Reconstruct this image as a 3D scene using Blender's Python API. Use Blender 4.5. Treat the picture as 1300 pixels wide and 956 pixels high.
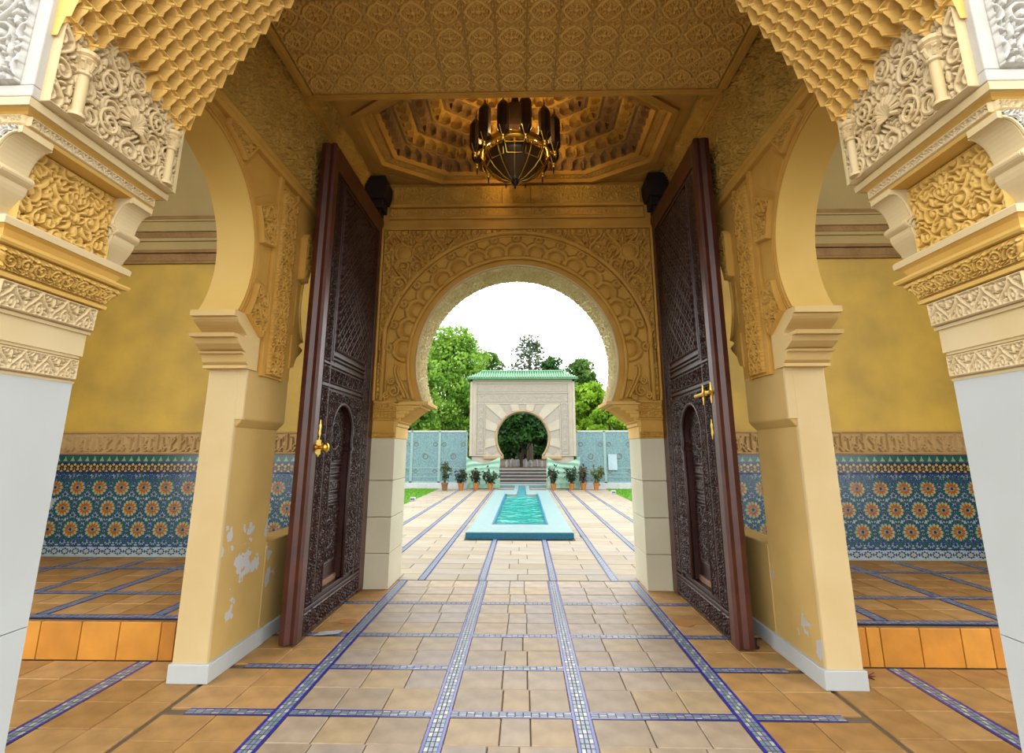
import bpy, bmesh, math, random
import numpy as np
from mathutils import Vector, Matrix

for o in list(bpy.data.objects): bpy.data.objects.remove(o)
scene = bpy.context.scene
COL = scene.collection
random.seed(7); rng = np.random.default_rng(7)
PI = math.pi

# ------------------------------------------------------------------ camera
F, VX, VY, PX, PY = 643.0, 665.0, 572.0, 650.0, 433.0      # focal length and axis point in pixels of a 1300x956 frame
CAM = Vector((0.073, 0.0, 1.35))
yd = Vector(((VX-PX)/F, -(VY-PY)/F, 1.0)).normalized()     # world Y seen in camera axes (x right, y up, z forward)
up = Vector((0, yd.z, -yd.y)).normalized()
xd = up.cross(yd)
cam_d = bpy.data.cameras.new('camera'); cam = bpy.data.objects.new('camera', cam_d); COL.objects.link(cam)
right = Vector((xd.x, yd.x, up.x)); cup = Vector((xd.y, yd.y, up.y)); fwd = Vector((xd.z, yd.z, up.z))
cam.matrix_world = Matrix(((right.x, cup.x, -fwd.x, CAM.x), (right.y, cup.y, -fwd.y, CAM.y), (right.z, cup.z, -fwd.z, CAM.z), (0, 0, 0, 1)))
cam_d.sensor_fit = 'HORIZONTAL'; cam_d.sensor_width = 36.0; cam_d.lens = 36.0*F/1300.0
cam_d.shift_x = 0.0; cam_d.shift_y = (PY-478.0)/1300.0
cam_d.clip_start = 0.05; cam_d.clip_end = 500
scene.camera = cam

# ------------------------------------------------------------------ overcast sky and exposure
W = bpy.data.worlds.new('world'); scene.world = W; W.use_nodes = True
nt = W.node_tree; nt.nodes.clear()
wo = nt.nodes.new('ShaderNodeOutputWorld'); bg = nt.nodes.new('ShaderNodeBackground')
tc = nt.nodes.new('ShaderNodeTexCoord'); nz = nt.nodes.new('ShaderNodeTexNoise'); cr = nt.nodes.new('ShaderNodeValToRGB')
nz.inputs['Scale'].default_value = 2.2; nz.inputs['Detail'].default_value = 4
cr.color_ramp.elements[0].position = 0.3; cr.color_ramp.elements[0].color = (0.90, 0.91, 0.93, 1)
cr.color_ramp.elements[1].position = 0.7; cr.color_ramp.elements[1].color = (1.0, 1.0, 1.0, 1)
nt.links.new(tc.outputs['Generated'], nz.inputs['Vector']); nt.links.new(nz.outputs['Fac'], cr.inputs['Fac'])
nt.links.new(cr.outputs['Color'], bg.inputs['Color']); bg.inputs['Strength'].default_value = 1.0
nt.links.new(bg.outputs[0], wo.inputs['Surface'])
scene.view_settings.view_transform = 'Standard'; scene.view_settings.look = 'None'
scene.view_settings.gamma = 1.0; scene.view_settings.use_curve_mapping = False
scene.view_settings.exposure = 2.12
LAMP_W = 1.2                                              # watts of one chandelier lamp

# ------------------------------------------------------------------ materials
MATS = {}
ALB = 0.70                                                 # common scale of all surface colours, paired with the exposure above
def mat(name, c1, c2=None, rough=0.7, scale=3.0, bump=0.0, bscale=40.0, metal=0.0, spec=0.35, detail=5.0, trans=0.0):
    if name in MATS: return MATS[name]
    m = bpy.data.materials.new(name); m.use_nodes = True; n = m.node_tree.nodes; l = m.node_tree.links
    b = n['Principled BSDF']; b.inputs['Roughness'].default_value = rough; b.inputs['Metallic'].default_value = metal
    b.inputs['Specular IOR Level'].default_value = spec
    if trans: b.inputs['Transmission Weight'].default_value = trans
    t = n.new('ShaderNodeTexCoord')
    if c2 is None: c2 = tuple(x*0.86 for x in c1)
    if metal < 0.5: c1 = tuple(x*ALB for x in c1); c2 = tuple(x*ALB for x in c2)
    z = n.new('ShaderNodeTexNoise'); z.inputs['Scale'].default_value = scale; z.inputs['Detail'].default_value = detail
    r = n.new('ShaderNodeValToRGB'); r.color_ramp.elements[0].position = 0.35; r.color_ramp.elements[1].position = 0.65
    r.color_ramp.elements[0].color = (*c2, 1); r.color_ramp.elements[1].color = (*c1, 1)
    l.new(t.outputs['Object'], z.inputs['Vector']); l.new(z.outputs['Fac'], r.inputs['Fac']); l.new(r.outputs['Color'], b.inputs['Base Color'])
    if bump:
        z2 = n.new('ShaderNodeTexNoise'); z2.inputs['Scale'].default_value = bscale; z2.inputs['Detail'].default_value = 3
        bp = n.new('ShaderNodeBump'); bp.inputs['Strength'].default_value = bump; bp.inputs['Distance'].default_value = 0.01
        l.new(t.outputs['Object'], z2.inputs['Vector']); l.new(z2.outputs['Fac'], bp.inputs['Height']); l.new(bp.outputs['Normal'], b.inputs['Normal'])
    MATS[name] = m; return m

CREAM = mat('cream_plaster', (0.80, 0.63, 0.36), (0.74, 0.55, 0.27), 0.75, 4, 0.15, 60)
TAN = mat('tan_plaster', (0.58, 0.38, 0.15), (0.50, 0.32, 0.12), 0.75, 5, 0.12, 60)
CREAM2 = mat('smooth_cream_plaster', (0.80, 0.64, 0.36), (0.74, 0.57, 0.28), 0.65, 2.5, 0.08, 30)
YELL = mat('yellow_plaster', (0.86, 0.56, 0.15), (0.80, 0.49, 0.11), 0.7, 4, 0.12, 60)
MUQ = mat('muqarnas_plaster', (0.93, 0.60, 0.17), (0.87, 0.52, 0.12), 0.7, 5, 0.1, 60)
LINING = mat('arch_lining_plaster', (0.84, 0.57, 0.15), (0.78, 0.50, 0.11), 0.6, 2, 0.06, 20)
SOFFIT = mat('gilded_soffit', (0.98, 0.64, 0.17), (0.86, 0.52, 0.12), 0.5, 6, 0.1, 80, spec=0.5)
OCHRE = mat('ochre_plaster', (0.72, 0.41, 0.085), (0.64, 0.34, 0.06), 0.8, 5, 0.12, 60, spec=0.2)
GOLD = mat('gold_brown_plaster', (0.68, 0.42, 0.09), (0.58, 0.34, 0.06), 0.75, 6, 0.12, 80, spec=0.25)
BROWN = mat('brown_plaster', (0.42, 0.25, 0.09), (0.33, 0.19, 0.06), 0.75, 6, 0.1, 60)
SIDECAP = mat('golden_cream_plaster', (0.86, 0.62, 0.25), (0.80, 0.55, 0.20), 0.65, 2.5, 0.06, 30)
PIERF = mat('pier_face_plaster', (0.78, 0.60, 0.30), (0.72, 0.53, 0.24), 0.65, 2.5, 0.06, 30)
INTR = mat('pale_carved_plaster', (0.92, 0.78, 0.42), (0.82, 0.68, 0.33), 0.75, 5, 0.1, 60)
WHITE = mat('white_stone', (0.607, 0.580, 0.515), (0.552, 0.524, 0.451), 0.7, 5, 0.1, 60)
MARBLE = mat('pale_marble', (0.630, 0.675, 0.666), (0.576, 0.612, 0.594), 0.35, 1.6, 0.02, 10, spec=0.5, detail=8)
JAMB = mat('beige_marble', (0.74, 0.68, 0.48), (0.66, 0.60, 0.41), 0.4, 2.0, 0.03, 12, spec=0.5)
STUCCO = mat('yellow_stucco', (0.76, 0.50, 0.075), (0.58, 0.39, 0.07), 0.6, 2.2, 0.35, 9, detail=7)
VAULT = mat('grey_ochre_plaster', (0.58, 0.44, 0.17), (0.50, 0.38, 0.15), 0.75, 1.5, 0.1, 20)
WOOD = mat('dark_carved_wood', (0.055, 0.018, 0.013), (0.032, 0.010, 0.008), 0.40, 8, 0.15, 90, spec=0.42)
REDWOOD = mat('red_brown_wood', (0.110, 0.028, 0.014), (0.066, 0.017, 0.010), 0.38, 6, 0.1, 60, spec=0.5)
BLACKWOOD = mat('black_wood', (0.018, 0.012, 0.016), None, 0.6, 6)
BRASS = mat('brass', (0.80, 0.52, 0.08), (0.70, 0.42, 0.05), 0.28, 10, metal=1.0)
DKBRASS = mat('dark_bronze', (0.05, 0.030, 0.020), (0.035, 0.02, 0.014), 0.45, 10, metal=0.4)
TERRA = [mat('terracotta_tile_%d' % i, c, tuple(x*0.72 for x in c), 0.5, 7, 0.12, 30, spec=0.4) for i, c in enumerate(
    [(0.51, 0.39, 0.25), (0.53, 0.41, 0.28), (0.47, 0.36, 0.24), (0.48, 0.39, 0.30), (0.55, 0.40, 0.22)])]
TERRAW = [mat('warm_terracotta_%d' % i, c, tuple(x*0.72 for x in c), 0.6, 7, 0.12, 30, spec=0.2) for i, c in enumerate([(0.55, 0.31, 0.105), (0.50, 0.27, 0.085), (0.60, 0.35, 0.13)])]
ORANGE = [mat('orange_tile_%d' % i, c, tuple(x*0.80 for x in c), 0.45, 6, 0.12, 25, spec=0.4) for i, c in enumerate(
    [(0.68, 0.27, 0.022), (0.74, 0.31, 0.03), (0.62, 0.24, 0.02)])]
STONE = [mat('courtyard_stone_%d' % i, c, tuple(x*0.85 for x in c), 0.6, 3, 0.1, 25) for i, c in enumerate(
    [(0.37, 0.315, 0.215), (0.40, 0.355, 0.26), (0.34, 0.28, 0.18), (0.40, 0.335, 0.22), (0.36, 0.315, 0.24)])]
GROUT = mat('grout', (0.20, 0.15, 0.09), None, 0.85, 12)
ZW = mat('white_glaze', (0.58, 0.63, 0.60), None, 0.25, 30, spec=0.5)
ZG = mat('green_glaze', (0.020, 0.135, 0.075), (0.012, 0.09, 0.05), 0.22, 20, spec=0.5)
ZLG = mat('pale_green_glaze', (0.25, 0.48, 0.30), None, 0.25, 20, spec=0.5)
ZB = mat('blue_glaze', (0.022, 0.040, 0.29), (0.015, 0.025, 0.2), 0.22, 20, spec=0.5)
ZO = mat('orange_glaze', (0.42, 0.140, 0.018), (0.33, 0.10, 0.012), 0.25, 20, spec=0.5)
ZY = mat('yellow_glaze', (0.62, 0.46, 0.13), None, 0.25, 20, spec=0.5)
ZK = mat('black_glaze', (0.016, 0.026, 0.045), None, 0.22, 20, spec=0.5)
STRIPB = mat('strip_blue_glaze', (0.035, 0.035, 0.42), (0.025, 0.025, 0.3), 0.25, 30, spec=0.5)
STRIPL = mat('strip_lavender_glaze', (0.30, 0.33, 0.55), (0.22, 0.26, 0.46), 0.3, 40, spec=0.5)
STRIPG = mat('strip_grey_glaze', (0.27, 0.36, 0.50), (0.16, 0.28, 0.30), 0.3, 60, spec=0.5, detail=1)
CYAN = mat('pale_cyan_mosaic', (0.272, 0.416, 0.416), (0.208, 0.368, 0.376), 0.35, 14, 0.1, 60)
CYAN2 = mat('blue_cyan_mosaic', (0.02, 0.22, 0.40), (0.012, 0.15, 0.30), 0.3, 40, 0.1, 60)
TEAL = mat('teal_mosaic', (0.02, 0.30, 0.36), (0.015, 0.20, 0.25), 0.35, 30, 0.1, 60)
GATEW = mat('pale_gate_stone', (0.482, 0.430, 0.353), (0.447, 0.396, 0.318), 0.75, 5, 0.1, 40)
GATEG = mat('grey_gate_relief', (0.395, 0.361, 0.302), (0.344, 0.311, 0.260), 0.8, 30, 0.3, 50)
ROOFG = mat('green_roof_glaze', (0.06, 0.22, 0.09), (0.10, 0.30, 0.15), 0.35, 12)
MINT = mat('mint_cloth', (0.324, 0.540, 0.423), (0.270, 0.486, 0.369), 0.8, 6)
SCREEN = mat('teal_screen', (0.196, 0.323, 0.348), (0.119, 0.221, 0.255), 0.5, 26, 0.2, 40, detail=1)
SCREENL = mat('pale_teal_metal', (0.281, 0.425, 0.425), None, 0.5, 10)
POT = mat('terracotta_pot', (0.45, 0.18, 0.035), (0.36, 0.13, 0.025), 0.6, 10)
POTB = mat('brown_pot', (0.24, 0.12, 0.05), (0.18, 0.09, 0.035), 0.6, 10)
LEAFD = mat('dark_leaf', (0.035, 0.085, 0.030), (0.06, 0.06, 0.03), 0.5, 8)
LEAFP = mat('pale_leaf', (0.16, 0.24, 0.07), (0.10, 0.17, 0.05), 0.5, 8)
BARK = mat('bark', (0.08, 0.055, 0.035), None, 0.85, 12, 0.3, 20)
GRASS = mat('lawn_green', (0.123, 0.342, 0.011), (0.095, 0.275, 0.009), 0.8, 20)
SOIL = mat('soil', (0.12, 0.085, 0.05), None, 0.9, 4)
STEP = mat('step_stone', (0.342, 0.333, 0.306), None, 0.8, 6)
STEPD = mat('step_riser_grey', (0.19, 0.18, 0.17), None, 0.8, 6)
PAPER = mat('white_paper', (0.558, 0.576, 0.594), None, 0.6, 10)
DARK = mat('black_rubber', (0.02, 0.02, 0.02), None, 0.6, 10)
RUST = mat('rust_stain', (0.52, 0.20, 0.035), (0.45, 0.20, 0.06), 0.6, 14)
DRYLEAF = mat('dry_leaf', (0.14, 0.03, 0.015), None, 0.7, 10)

# peeling paint on the piers: stains with a shape of their own
def peel_mat(name, centres, base, under):
    m = mat(name, base, tuple(x*0.86 for x in base), 0.65, 2.5, 0.08, 30); under = tuple(x*ALB for x in under)
    n = m.node_tree.nodes; l = m.node_tree.links; b = n['Principled BSDF']
    t = n.new('ShaderNodeTexCoord'); z = n.new('ShaderNodeTexNoise'); z.inputs['Scale'].default_value = 14; z.inputs['Detail'].default_value = 3
    l.new(t.outputs['Object'], z.inputs['Vector'])
    acc = None
    for (c, r) in centres:
        d = n.new('ShaderNodeVectorMath'); d.operation = 'DISTANCE'; d.inputs[1].default_value = c
        l.new(t.outputs['Object'], d.inputs[0])
        q = n.new('ShaderNodeMapRange'); q.inputs['From Min'].default_value = r; q.inputs['From Max'].default_value = 0.0; q.clamp = False
        l.new(d.outputs['Value'], q.inputs['Value'])
        if acc is None: acc = q.outputs['Result']
        else:
            a = n.new('ShaderNodeMath'); a.operation = 'MAXIMUM'; l.new(acc, a.inputs[0]); l.new(q.outputs['Result'], a.inputs[1]); acc = a.outputs[0]
    ad = n.new('ShaderNodeMath'); ad.operation = 'MULTIPLY_ADD'; l.new(z.outputs['Fac'], ad.inputs[0]); ad.inputs[1].default_value = 3.2; l.new(acc, ad.inputs[2])
    th = n.new('ShaderNodeMath'); th.operation = 'GREATER_THAN'; th.inputs[1].default_value = 2.12; l.new(ad.outputs[0], th.inputs[0])
    mx = n.new('ShaderNodeMix'); mx.data_type = 'RGBA'; l.new(th.outputs[0], mx.inputs['Factor'])
    src = b.inputs['Base Color'].links[0].from_socket
    l.new(src, mx.inputs['A']); mx.inputs['B'].default_value = (*under, 1); l.new(mx.outputs['Result'], b.inputs['Base Color'])
    return m

# ------------------------------------------------------------------ object helpers
SX = 1                                                     # -1 while the mirrored right-hand half is built
def tag(o, label=None, cat=None, group=None, kind=None):
    if label: o['label'] = label
    if cat: o['category'] = cat
    if group: o['group'] = group
    if kind: o['kind'] = kind
    return o
def thing(name, loc, label=None, cat=None, group=None, kind=None):
    o = bpy.data.objects.new(name, None); COL.objects.link(o); o.location = (loc[0], loc[1], loc[2]); o.empty_display_size = 0.1
    return tag(o, label, cat, group, kind)
def attach(o, parent):
    if parent is not None:
        o.parent = parent
        m = Matrix.Translation(parent.location) if parent.parent is None else Matrix.Identity(4)
        o.matrix_parent_inverse = m.inverted()
def link(name, me, parent=None, matrix=None):
    o = bpy.data.objects.new(name, me); COL.objects.link(o)
    if matrix is not None: o.matrix_world = matrix
    attach(o, parent); return o
def raw_mesh(name, V, Fc, mats, midx=None, smooth=False, mirror=True):
    V = np.asarray(V, dtype=np.float64).copy()
    if mirror and SX < 0:
        V[:, 0] *= -1
        Fc = Fc[:, ::-1] if isinstance(Fc, np.ndarray) else [f[::-1] for f in Fc]
    me = bpy.data.meshes.new(name)
    if isinstance(Fc, np.ndarray):
        nv, nf, k = len(V), len(Fc), Fc.shape[1]
        me.vertices.add(nv); me.vertices.foreach_set('co', V.astype(np.float32).ravel())
        me.loops.add(nf*k); me.loops.foreach_set('vertex_index', np.ascontiguousarray(Fc).astype(np.int32).ravel())
        me.polygons.add(nf); me.polygons.foreach_set('loop_start', (np.arange(nf)*k).astype(np.int32))
        me.update(calc_edges=True)
    else:
        me.from_pydata([tuple(v) for v in V], [], Fc); me.update()
    if not isinstance(mats, (list, tuple)): mats = [mats]
    for m in mats: me.materials.append(m)
    if midx is not None: me.polygons.foreach_set('material_index', np.asarray(midx, dtype=np.int32))
    if smooth: me.polygons.foreach_set('use_smooth', np.ones(len(me.polygons), dtype=bool))
    return me

class MB:
    def __init__(s): s.v = []; s.f = []; s.mi = []; s.m = 0
    def add(s, V, Fc):
        k = len(s.v); s.v += [tuple(p) for p in V]; s.f += [[i+k for i in f] for f in Fc]; s.mi += [s.m]*len(Fc); return s
    def box(s, x0, x1, y0, y1, z0, z1):
        if x0 > x1: x0, x1 = x1, x0
        if y0 > y1: y0, y1 = y1, y0
        V = [(x0,y0,z0),(x1,y0,z0),(x1,y1,z0),(x0,y1,z0),(x0,y0,z1),(x1,y0,z1),(x1,y1,z1),(x0,y1,z1)]
        return s.add(V, [[0,3,2,1],[4,5,6,7],[0,1,5,4],[1,2,6,5],[2,3,7,6],[3,0,4,7]])
    def poly(s, pts, axis, a, b):                          # closed 2-D outline pushed from a to b along an axis
        n = len(pts)
        def P(p, t):
            return {'x': (t, p[0], p[1]), 'y': (p[0], t, p[1]), 'z': (p[0], p[1], t)}[axis]
        V = [P(p, a) for p in pts] + [P(p, b) for p in pts]
        area = sum(pts[i][0]*pts[(i+1) % n][1]-pts[(i+1) % n][0]*pts[i][1] for i in range(n))
        flip = (area > 0) == (b > a)
        if axis == 'y': flip = not flip
        lo = list(range(n)); hi = list(range(n, 2*n))
        fs = [lo[::-1], hi] if flip else [lo, hi[::-1]]
        for i in range(n):
            j = (i+1) % n; q = [i, j, j+n, i+n]; fs.append(q if flip else q[::-1])
        return s.add(V, fs)
    def tube(s, pts, r, n=8, closed=False, cap=True):
        pts = [Vector(p) for p in pts]; N = len(pts); rr = r if isinstance(r, (list, tuple)) else [r]*N
        V = []; prev = None
        for i, p in enumerate(pts):
            if closed: t = (pts[(i+1) % N]-pts[i-1]).normalized()
            else: t = (pts[min(i+1, N-1)]-pts[max(i-1, 0)]).normalized()
            if prev is None:
                a = Vector((0, 0, 1)) if abs(t.z) < 0.9 else Vector((1, 0, 0)); u = t.cross(a).normalized()
            else: u = (prev-t*prev.dot(t)).normalized()
            prev = u; w = t.cross(u)
            for k in range(n):
                an = 2*PI*k/n; V.append(p+u*(math.cos(an)*rr[i])+w*(math.sin(an)*rr[i]))
        fs = []
        for i in range(N if closed else N-1):
            a = i*n; b = ((i+1) % N)*n
            for k in range(n): fs.append([a+k, a+(k+1) % n, b+(k+1) % n, b+k])
        if cap and not closed: fs.append(list(range(n))[::-1]); fs.append(list(range((N-1)*n, N*n)))
        return s.add(V, fs)
    def lathe(s, prof, c=(0, 0, 0), n=16, sq=None):
        V = []; m = len(prof)
        for (r, z) in prof:
            for k in range(n):
                an = 2*PI*(k+0.5)/n; V.append((c[0]+r*math.cos(an), c[1]+r*math.sin(an), c[2]+z))
        fs = []
        for i in range(m-1):
            for k in range(n): fs.append([i*n+k, i*n+(k+1) % n, (i+1)*n+(k+1) % n, (i+1)*n+k])
        fs.append(list(range(n))[::-1]); fs.append(list(range((m-1)*n, m*n)))
        return s.add(V, fs)
    def mesh(s, name, mats, smooth=False, mirror=True):
        return raw_mesh(name, s.v, s.f, mats, s.mi if isinstance(mats, (list, tuple)) and len(mats) > 1 else None, smooth, mirror)
    def build(s, name, mats, parent=None, smooth=False, bevel=0, mirror=True):
        o = link(name, s.mesh(name, mats, smooth, mirror), parent)
        if bevel:
            b = o.modifiers.new('bevel', 'BEVEL'); b.width = bevel; b.segments = 2; b.limit_method = 'ANGLE'
        return o
def autosmooth(o, ang=0.6):
    me = o.data; bm = bmesh.new(); bm.from_mesh(me)
    for f in bm.faces: f.smooth = True
    for e in bm.edges:
        e.smooth = len(e.link_faces) == 2 and e.calc_face_angle(0) < ang
    bm.to_mesh(me); bm.free(); return o

# ------------------------------------------------------------------ carved relief: height maps of stems, spirals and leaves
class Pat:
    def __init__(s, nx=112, ny=112, asp=1.0, sym=(), seed=1):
        s.nx, s.ny, s.asp, s.sym = nx, ny, asp, sym; s.r = np.random.default_rng(seed)
        s.X, s.Y = np.meshgrid((np.arange(nx)+.5)/nx*asp, (np.arange(ny)+.5)/ny)
        s.H = np.zeros((ny, nx)); s.D = np.full((ny, nx), 9.0)
    def images(s, x, y):
        out = [(x, y)]
        if 'x' in s.sym: out += [(s.asp-a, b) for a, b in out]
        if 'y' in s.sym: out += [(a, 1-b) for a, b in out]
        if 'd' in s.sym: out += [(b, a) for a, b in out]
        return out
    def dots(s, x, y, r, top=1.0):
        for (a, b) in s.images(np.asarray(x, float), np.asarray(y, float)):
            rr = np.broadcast_to(np.asarray(r, float), a.shape)
            for i in range(0, len(a), 64):
                dx = np.abs(s.X[None]-a[i:i+64, None, None]); dx = np.minimum(dx % s.asp, s.asp-dx % s.asp)
                dy = np.abs(s.Y[None]-b[i:i+64, None, None]); dy = np.minimum(dy % 1, 1-dy % 1)
                d = np.hypot(dx, dy); q = rr[i:i+64, None, None]
                h = np.clip((1-d/q)*4.2, 0, 1).max(0)*top
                s.H = np.maximum(s.H, h); s.D = np.minimum(s.D, (d-q).min(0))
    def line(s, pts, r, top=1.0):
        P = np.asarray(pts, float); seg = np.hypot(*np.diff(P, axis=0).T); n = max(2, int(seg.sum()/0.012))
        t = np.concatenate([[0], np.cumsum(seg)]); q = np.linspace(0, t[-1], n)
        s.dots(np.interp(q, t, P[:, 0]), np.interp(q, t, P[:, 1]), r, top)
    def spiral(s, cx, cy, R, a0, turns, d, r=0.035, bud=0.055):
        t = np.linspace(0, 1, int(60*R*turns/0.25)+12); an = a0+d*2*PI*turns*t; q = R*(1-t)**0.85+0.012
        s.dots(cx+q*np.cos(an), cy+q*np.sin(an), r*(1-0.25*t)); s.dots([cx], [cy], bud)
    def leaf(s, cx, cy, L, w, a, bend=0.5):
        t = np.linspace(-1, 1, 11); an = a+bend*t; x = cx+L*t*np.cos(a)-bend*L*0.5*(t*t-.5)*np.sin(a); y = cy+L*t*np.sin(a)+bend*L*0.5*(t*t-.5)*np.cos(a)
        s.dots(x, y, np.maximum(w*(1-t*t)**0.7, 0.010))
    def fill(s, gap=0.018, mx=60, big=0.07):
        for _ in range(mx):
            i = np.argmax(s.D); d = s.D.flat[i]
            if d < gap: break
            x, y = s.X.flat[i], s.Y.flat[i]; d = min(d, big); w = max(d*0.52, 0.012)
            s.leaf(x, y, d*1.15, w, s.r.uniform(0, PI), s.r.uniform(-.9, .9))
        return s
    def sample(s, u, v):                                   # u, v in tiles
        x = (u % 1)*s.nx-.5; y = (v % 1)*s.ny-.5
        x0 = np.floor(x).astype(int); y0 = np.floor(y).astype(int); fx = x-x0; fy = y-y0
        H = s.H; g = lambda a, b: H[b % s.ny, a % s.nx]
        return (g(x0, y0)*(1-fx)+g(x0+1, y0)*fx)*(1-fy)+(g(x0, y0+1)*(1-fx)+g(x0+1, y0+1)*fx)*fy

def p_vine(seed=1, n=112):
    p = Pat(n, n, 1.0, ('x',), seed); t = np.linspace(0, 1, 60)
    p.dots(0.25+0.17*np.sin(2*PI*t), t, 0.034)
    p.spiral(0.20, 0.27, 0.17, 0.3, 1.5, 1); p.spiral(0.32, 0.75, 0.17, 3.3, 1.5, -1)
    p.leaf(0.5, 0.5, 0.11, 0.05, PI/2, 0); p.leaf(0, 0.02, 0.10, 0.045, PI/2, 0); p.leaf(0.44, 0.08, 0.07, 0.03, 0.9); p.leaf(0.07, 0.55, 0.07, 0.03, 2.2)
    return p.fill(0.034)
def p_heart(seed=2, n=112):                                # hearts, knots and broad leaves of the big capital panel
    p = Pat(n, n, 1.0, ('x',), seed); t = np.linspace(0, 2*PI, 70)
    hx = 0.11*np.sin(t)**3; hy = 0.09*np.cos(t)-0.035*np.cos(2*t)-0.014*np.cos(3*t)
    p.dots(0.5+hx*1.5, 0.30-hy*1.5, 0.018); p.dots(hx*1.3, 0.80+hy*1.3, 0.018); p.leaf(0.5, 0.29, 0.07, 0.035, PI/2, 0); p.leaf(0, 0.79, 0.06, 0.03, PI/2, 0)
    p.spiral(0.24, 0.55, 0.14, 1.0, 1.3, -1, 0.03); p.spiral(0.26, 0.12, 0.11, 4.0, 1.2, 1, 0.028)
    p.leaf(0.38, 0.75, 0.15, 0.042, 0.9, 0.8); p.leaf(0.16, 0.33, 0.12, 0.04, 2.3, -0.8); p.leaf(0.40, 0.97, 0.1, 0.035, 2.8, 0.6)
    return p.fill(0.030)
def p_lattice(seed=3, n=96):                               # interlaced pointed arches with leaves
    p = Pat(n, n, 1.0, ('x',), seed); t = np.linspace(0, 1, 50)
    p.line([(0.0, 0.06), (0.06, 0.25), (0.22, 0.42), (0.38, 0.60), (0.46, 0.78), (0.5, 0.97)], 0.050); p.line([(0.5, 0.50), (0.40, 0.38), (0.36, 0.22), (0.42, 0.08)], 0.042)
    p.leaf(0.5, 0.24, 0.11, 0.062, PI/2, 0); p.leaf(0.0, 0.62, 0.16, 0.075, PI/2, 0); p.leaf(0.17, 0.72, 0.12, 0.050, 2.2, 0.4); p.leaf(0.20, 0.16, 0.11, 0.050, 0.7, 0.4); p.leaf(0.30, 0.90, 0.08, 0.04, 0.5)
    return p.fill(0.060)
def p_scroll(seed=4, n=96):                                # running scroll
    p = Pat(int(n*1.6), n, 1.6, (), seed); p.spiral(0.42, 0.5, 0.33, 2.6, 1.4, 1, 0.055, 0.07); p.spiral(1.22, 0.5, 0.33, 5.7, 1.4, 1, 0.055, 0.07)
    p.leaf(0.82, 0.5, 0.34, 0.07, 1.9, 0.5); p.leaf(1.6, 0.5, 0.34, 0.07, 1.2, -0.5); p.line([(0, 0.02), (1.6, 0.02)], 0.04)
    return p.fill(0.035, 30, 0.09)
def p_star(seed=5, n=112):                                 # square ceiling coffer with an interlaced star
    p = Pat(n, n, 1.0, ('x', 'y', 'd'), seed); t = np.linspace(0, PI/2, 40)
    p.line([(0, 0.0), (0.5, 0.0)], 0.03); p.dots(0.5-0.37*np.cos(t), 0.5-0.37*np.sin(t), 0.032); p.line([(0.5, 0.06), (0.06, 0.5)], 0.032)
    p.dots([0.5], [0.5], 0.09); p.leaf(0.5, 0.34, 0.075, 0.04, PI/2, 0); p.leaf(0.13, 0.13, 0.10, 0.05, PI/4, 0); p.leaf(0.36, 0.36, 0.06, 0.035, PI/4, 0); p.leaf(0.30, 0.06, 0.06, 0.03, 0.2)
    return p.fill(0.045)
def p_floral(seed=6, n=112):                               # small dense flowers
    p = Pat(n, n, 1.0, ('x',), seed)
    for (x, y) in ((0.22, 0.25), (0.30, 0.72), (0.5, 0.48), (0.0, 0.98)):
        p.dots([x], [y], 0.045)
        a = np.arange(7)*2*PI/7; p.dots(x+0.085*np.cos(a), y+0.085*np.sin(a), 0.034)
    t = np.linspace(0, 1, 50); p.dots(0.13+0.09*np.sin(2*PI*t), t, 0.016); p.dots(0.42+0.05*np.sin(2*PI*t+1), t, 0.024)
    return p.fill(0.044)
def p_script(seed=8, n=96):                                # flowing script between two rules
    p = Pat(int(n*3), n, 3.0, (), seed); r = 0.042
    p.line([(0, 0.03), (3, 0.03)], 0.03); p.line([(0, 0.97), (3, 0.97)], 0.03)
    x = 0.1
    for k in range(9):
        w = 0.30; t = np.linspace(0, 1, 26); top = 0.84-0.08*(k % 3)
        p.line([(x+0.05, 0.26), (x+0.06, 0.55), (x+0.03, top)], r)
        if k % 3 != 1: p.line([(x+0.13, 0.26), (x+0.14, 0.6), (x+0.12, top+0.04)], r)
        p.dots(x+0.05+w*t, 0.24-0.09*np.sin(PI*t*(1+(k % 2))), r)
        if k % 3 == 1: p.dots(x+0.2+0.08*np.cos(2*PI*t), 0.36+0.08*np.sin(2*PI*t), r*0.9)
        if k % 3 == 2: p.dots(x+0.14+0.14*t, 0.62+0.12*np.sin(PI*t), r*0.9); p.dots([x+0.22], [0.14], 0.035)
        if k % 4 == 0: p.dots(x+0.18+0.12*t, 0.48+0.2*t, r*0.9)
        p.dots([x+0.26], [0.78], 0.03); x += 0.32
    return p
def p_mesh(seed=9, n=96):                                  # star lattice of the door panels
    p = Pat(n, n, 1.0, ('x', 'y', 'd'), seed)
    p.line([(0, 0), (0.5, 0.5)], 0.05); p.line([(0.5, 0.0), (0.0, 0.5)], 0.05); p.line([(0.25, 0), (0.5, 0.25)], 0.04); p.dots([0.5], [0.5], 0.10)
    return p
VINE, VINE2, HEART, LATT, SCRO, STAR, FLOR, SCRI, MESHP = p_vine(1), p_vine(11), p_heart(), p_lattice(), p_scroll(), p_star(), p_floral(), p_script(), p_mesh()

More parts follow.
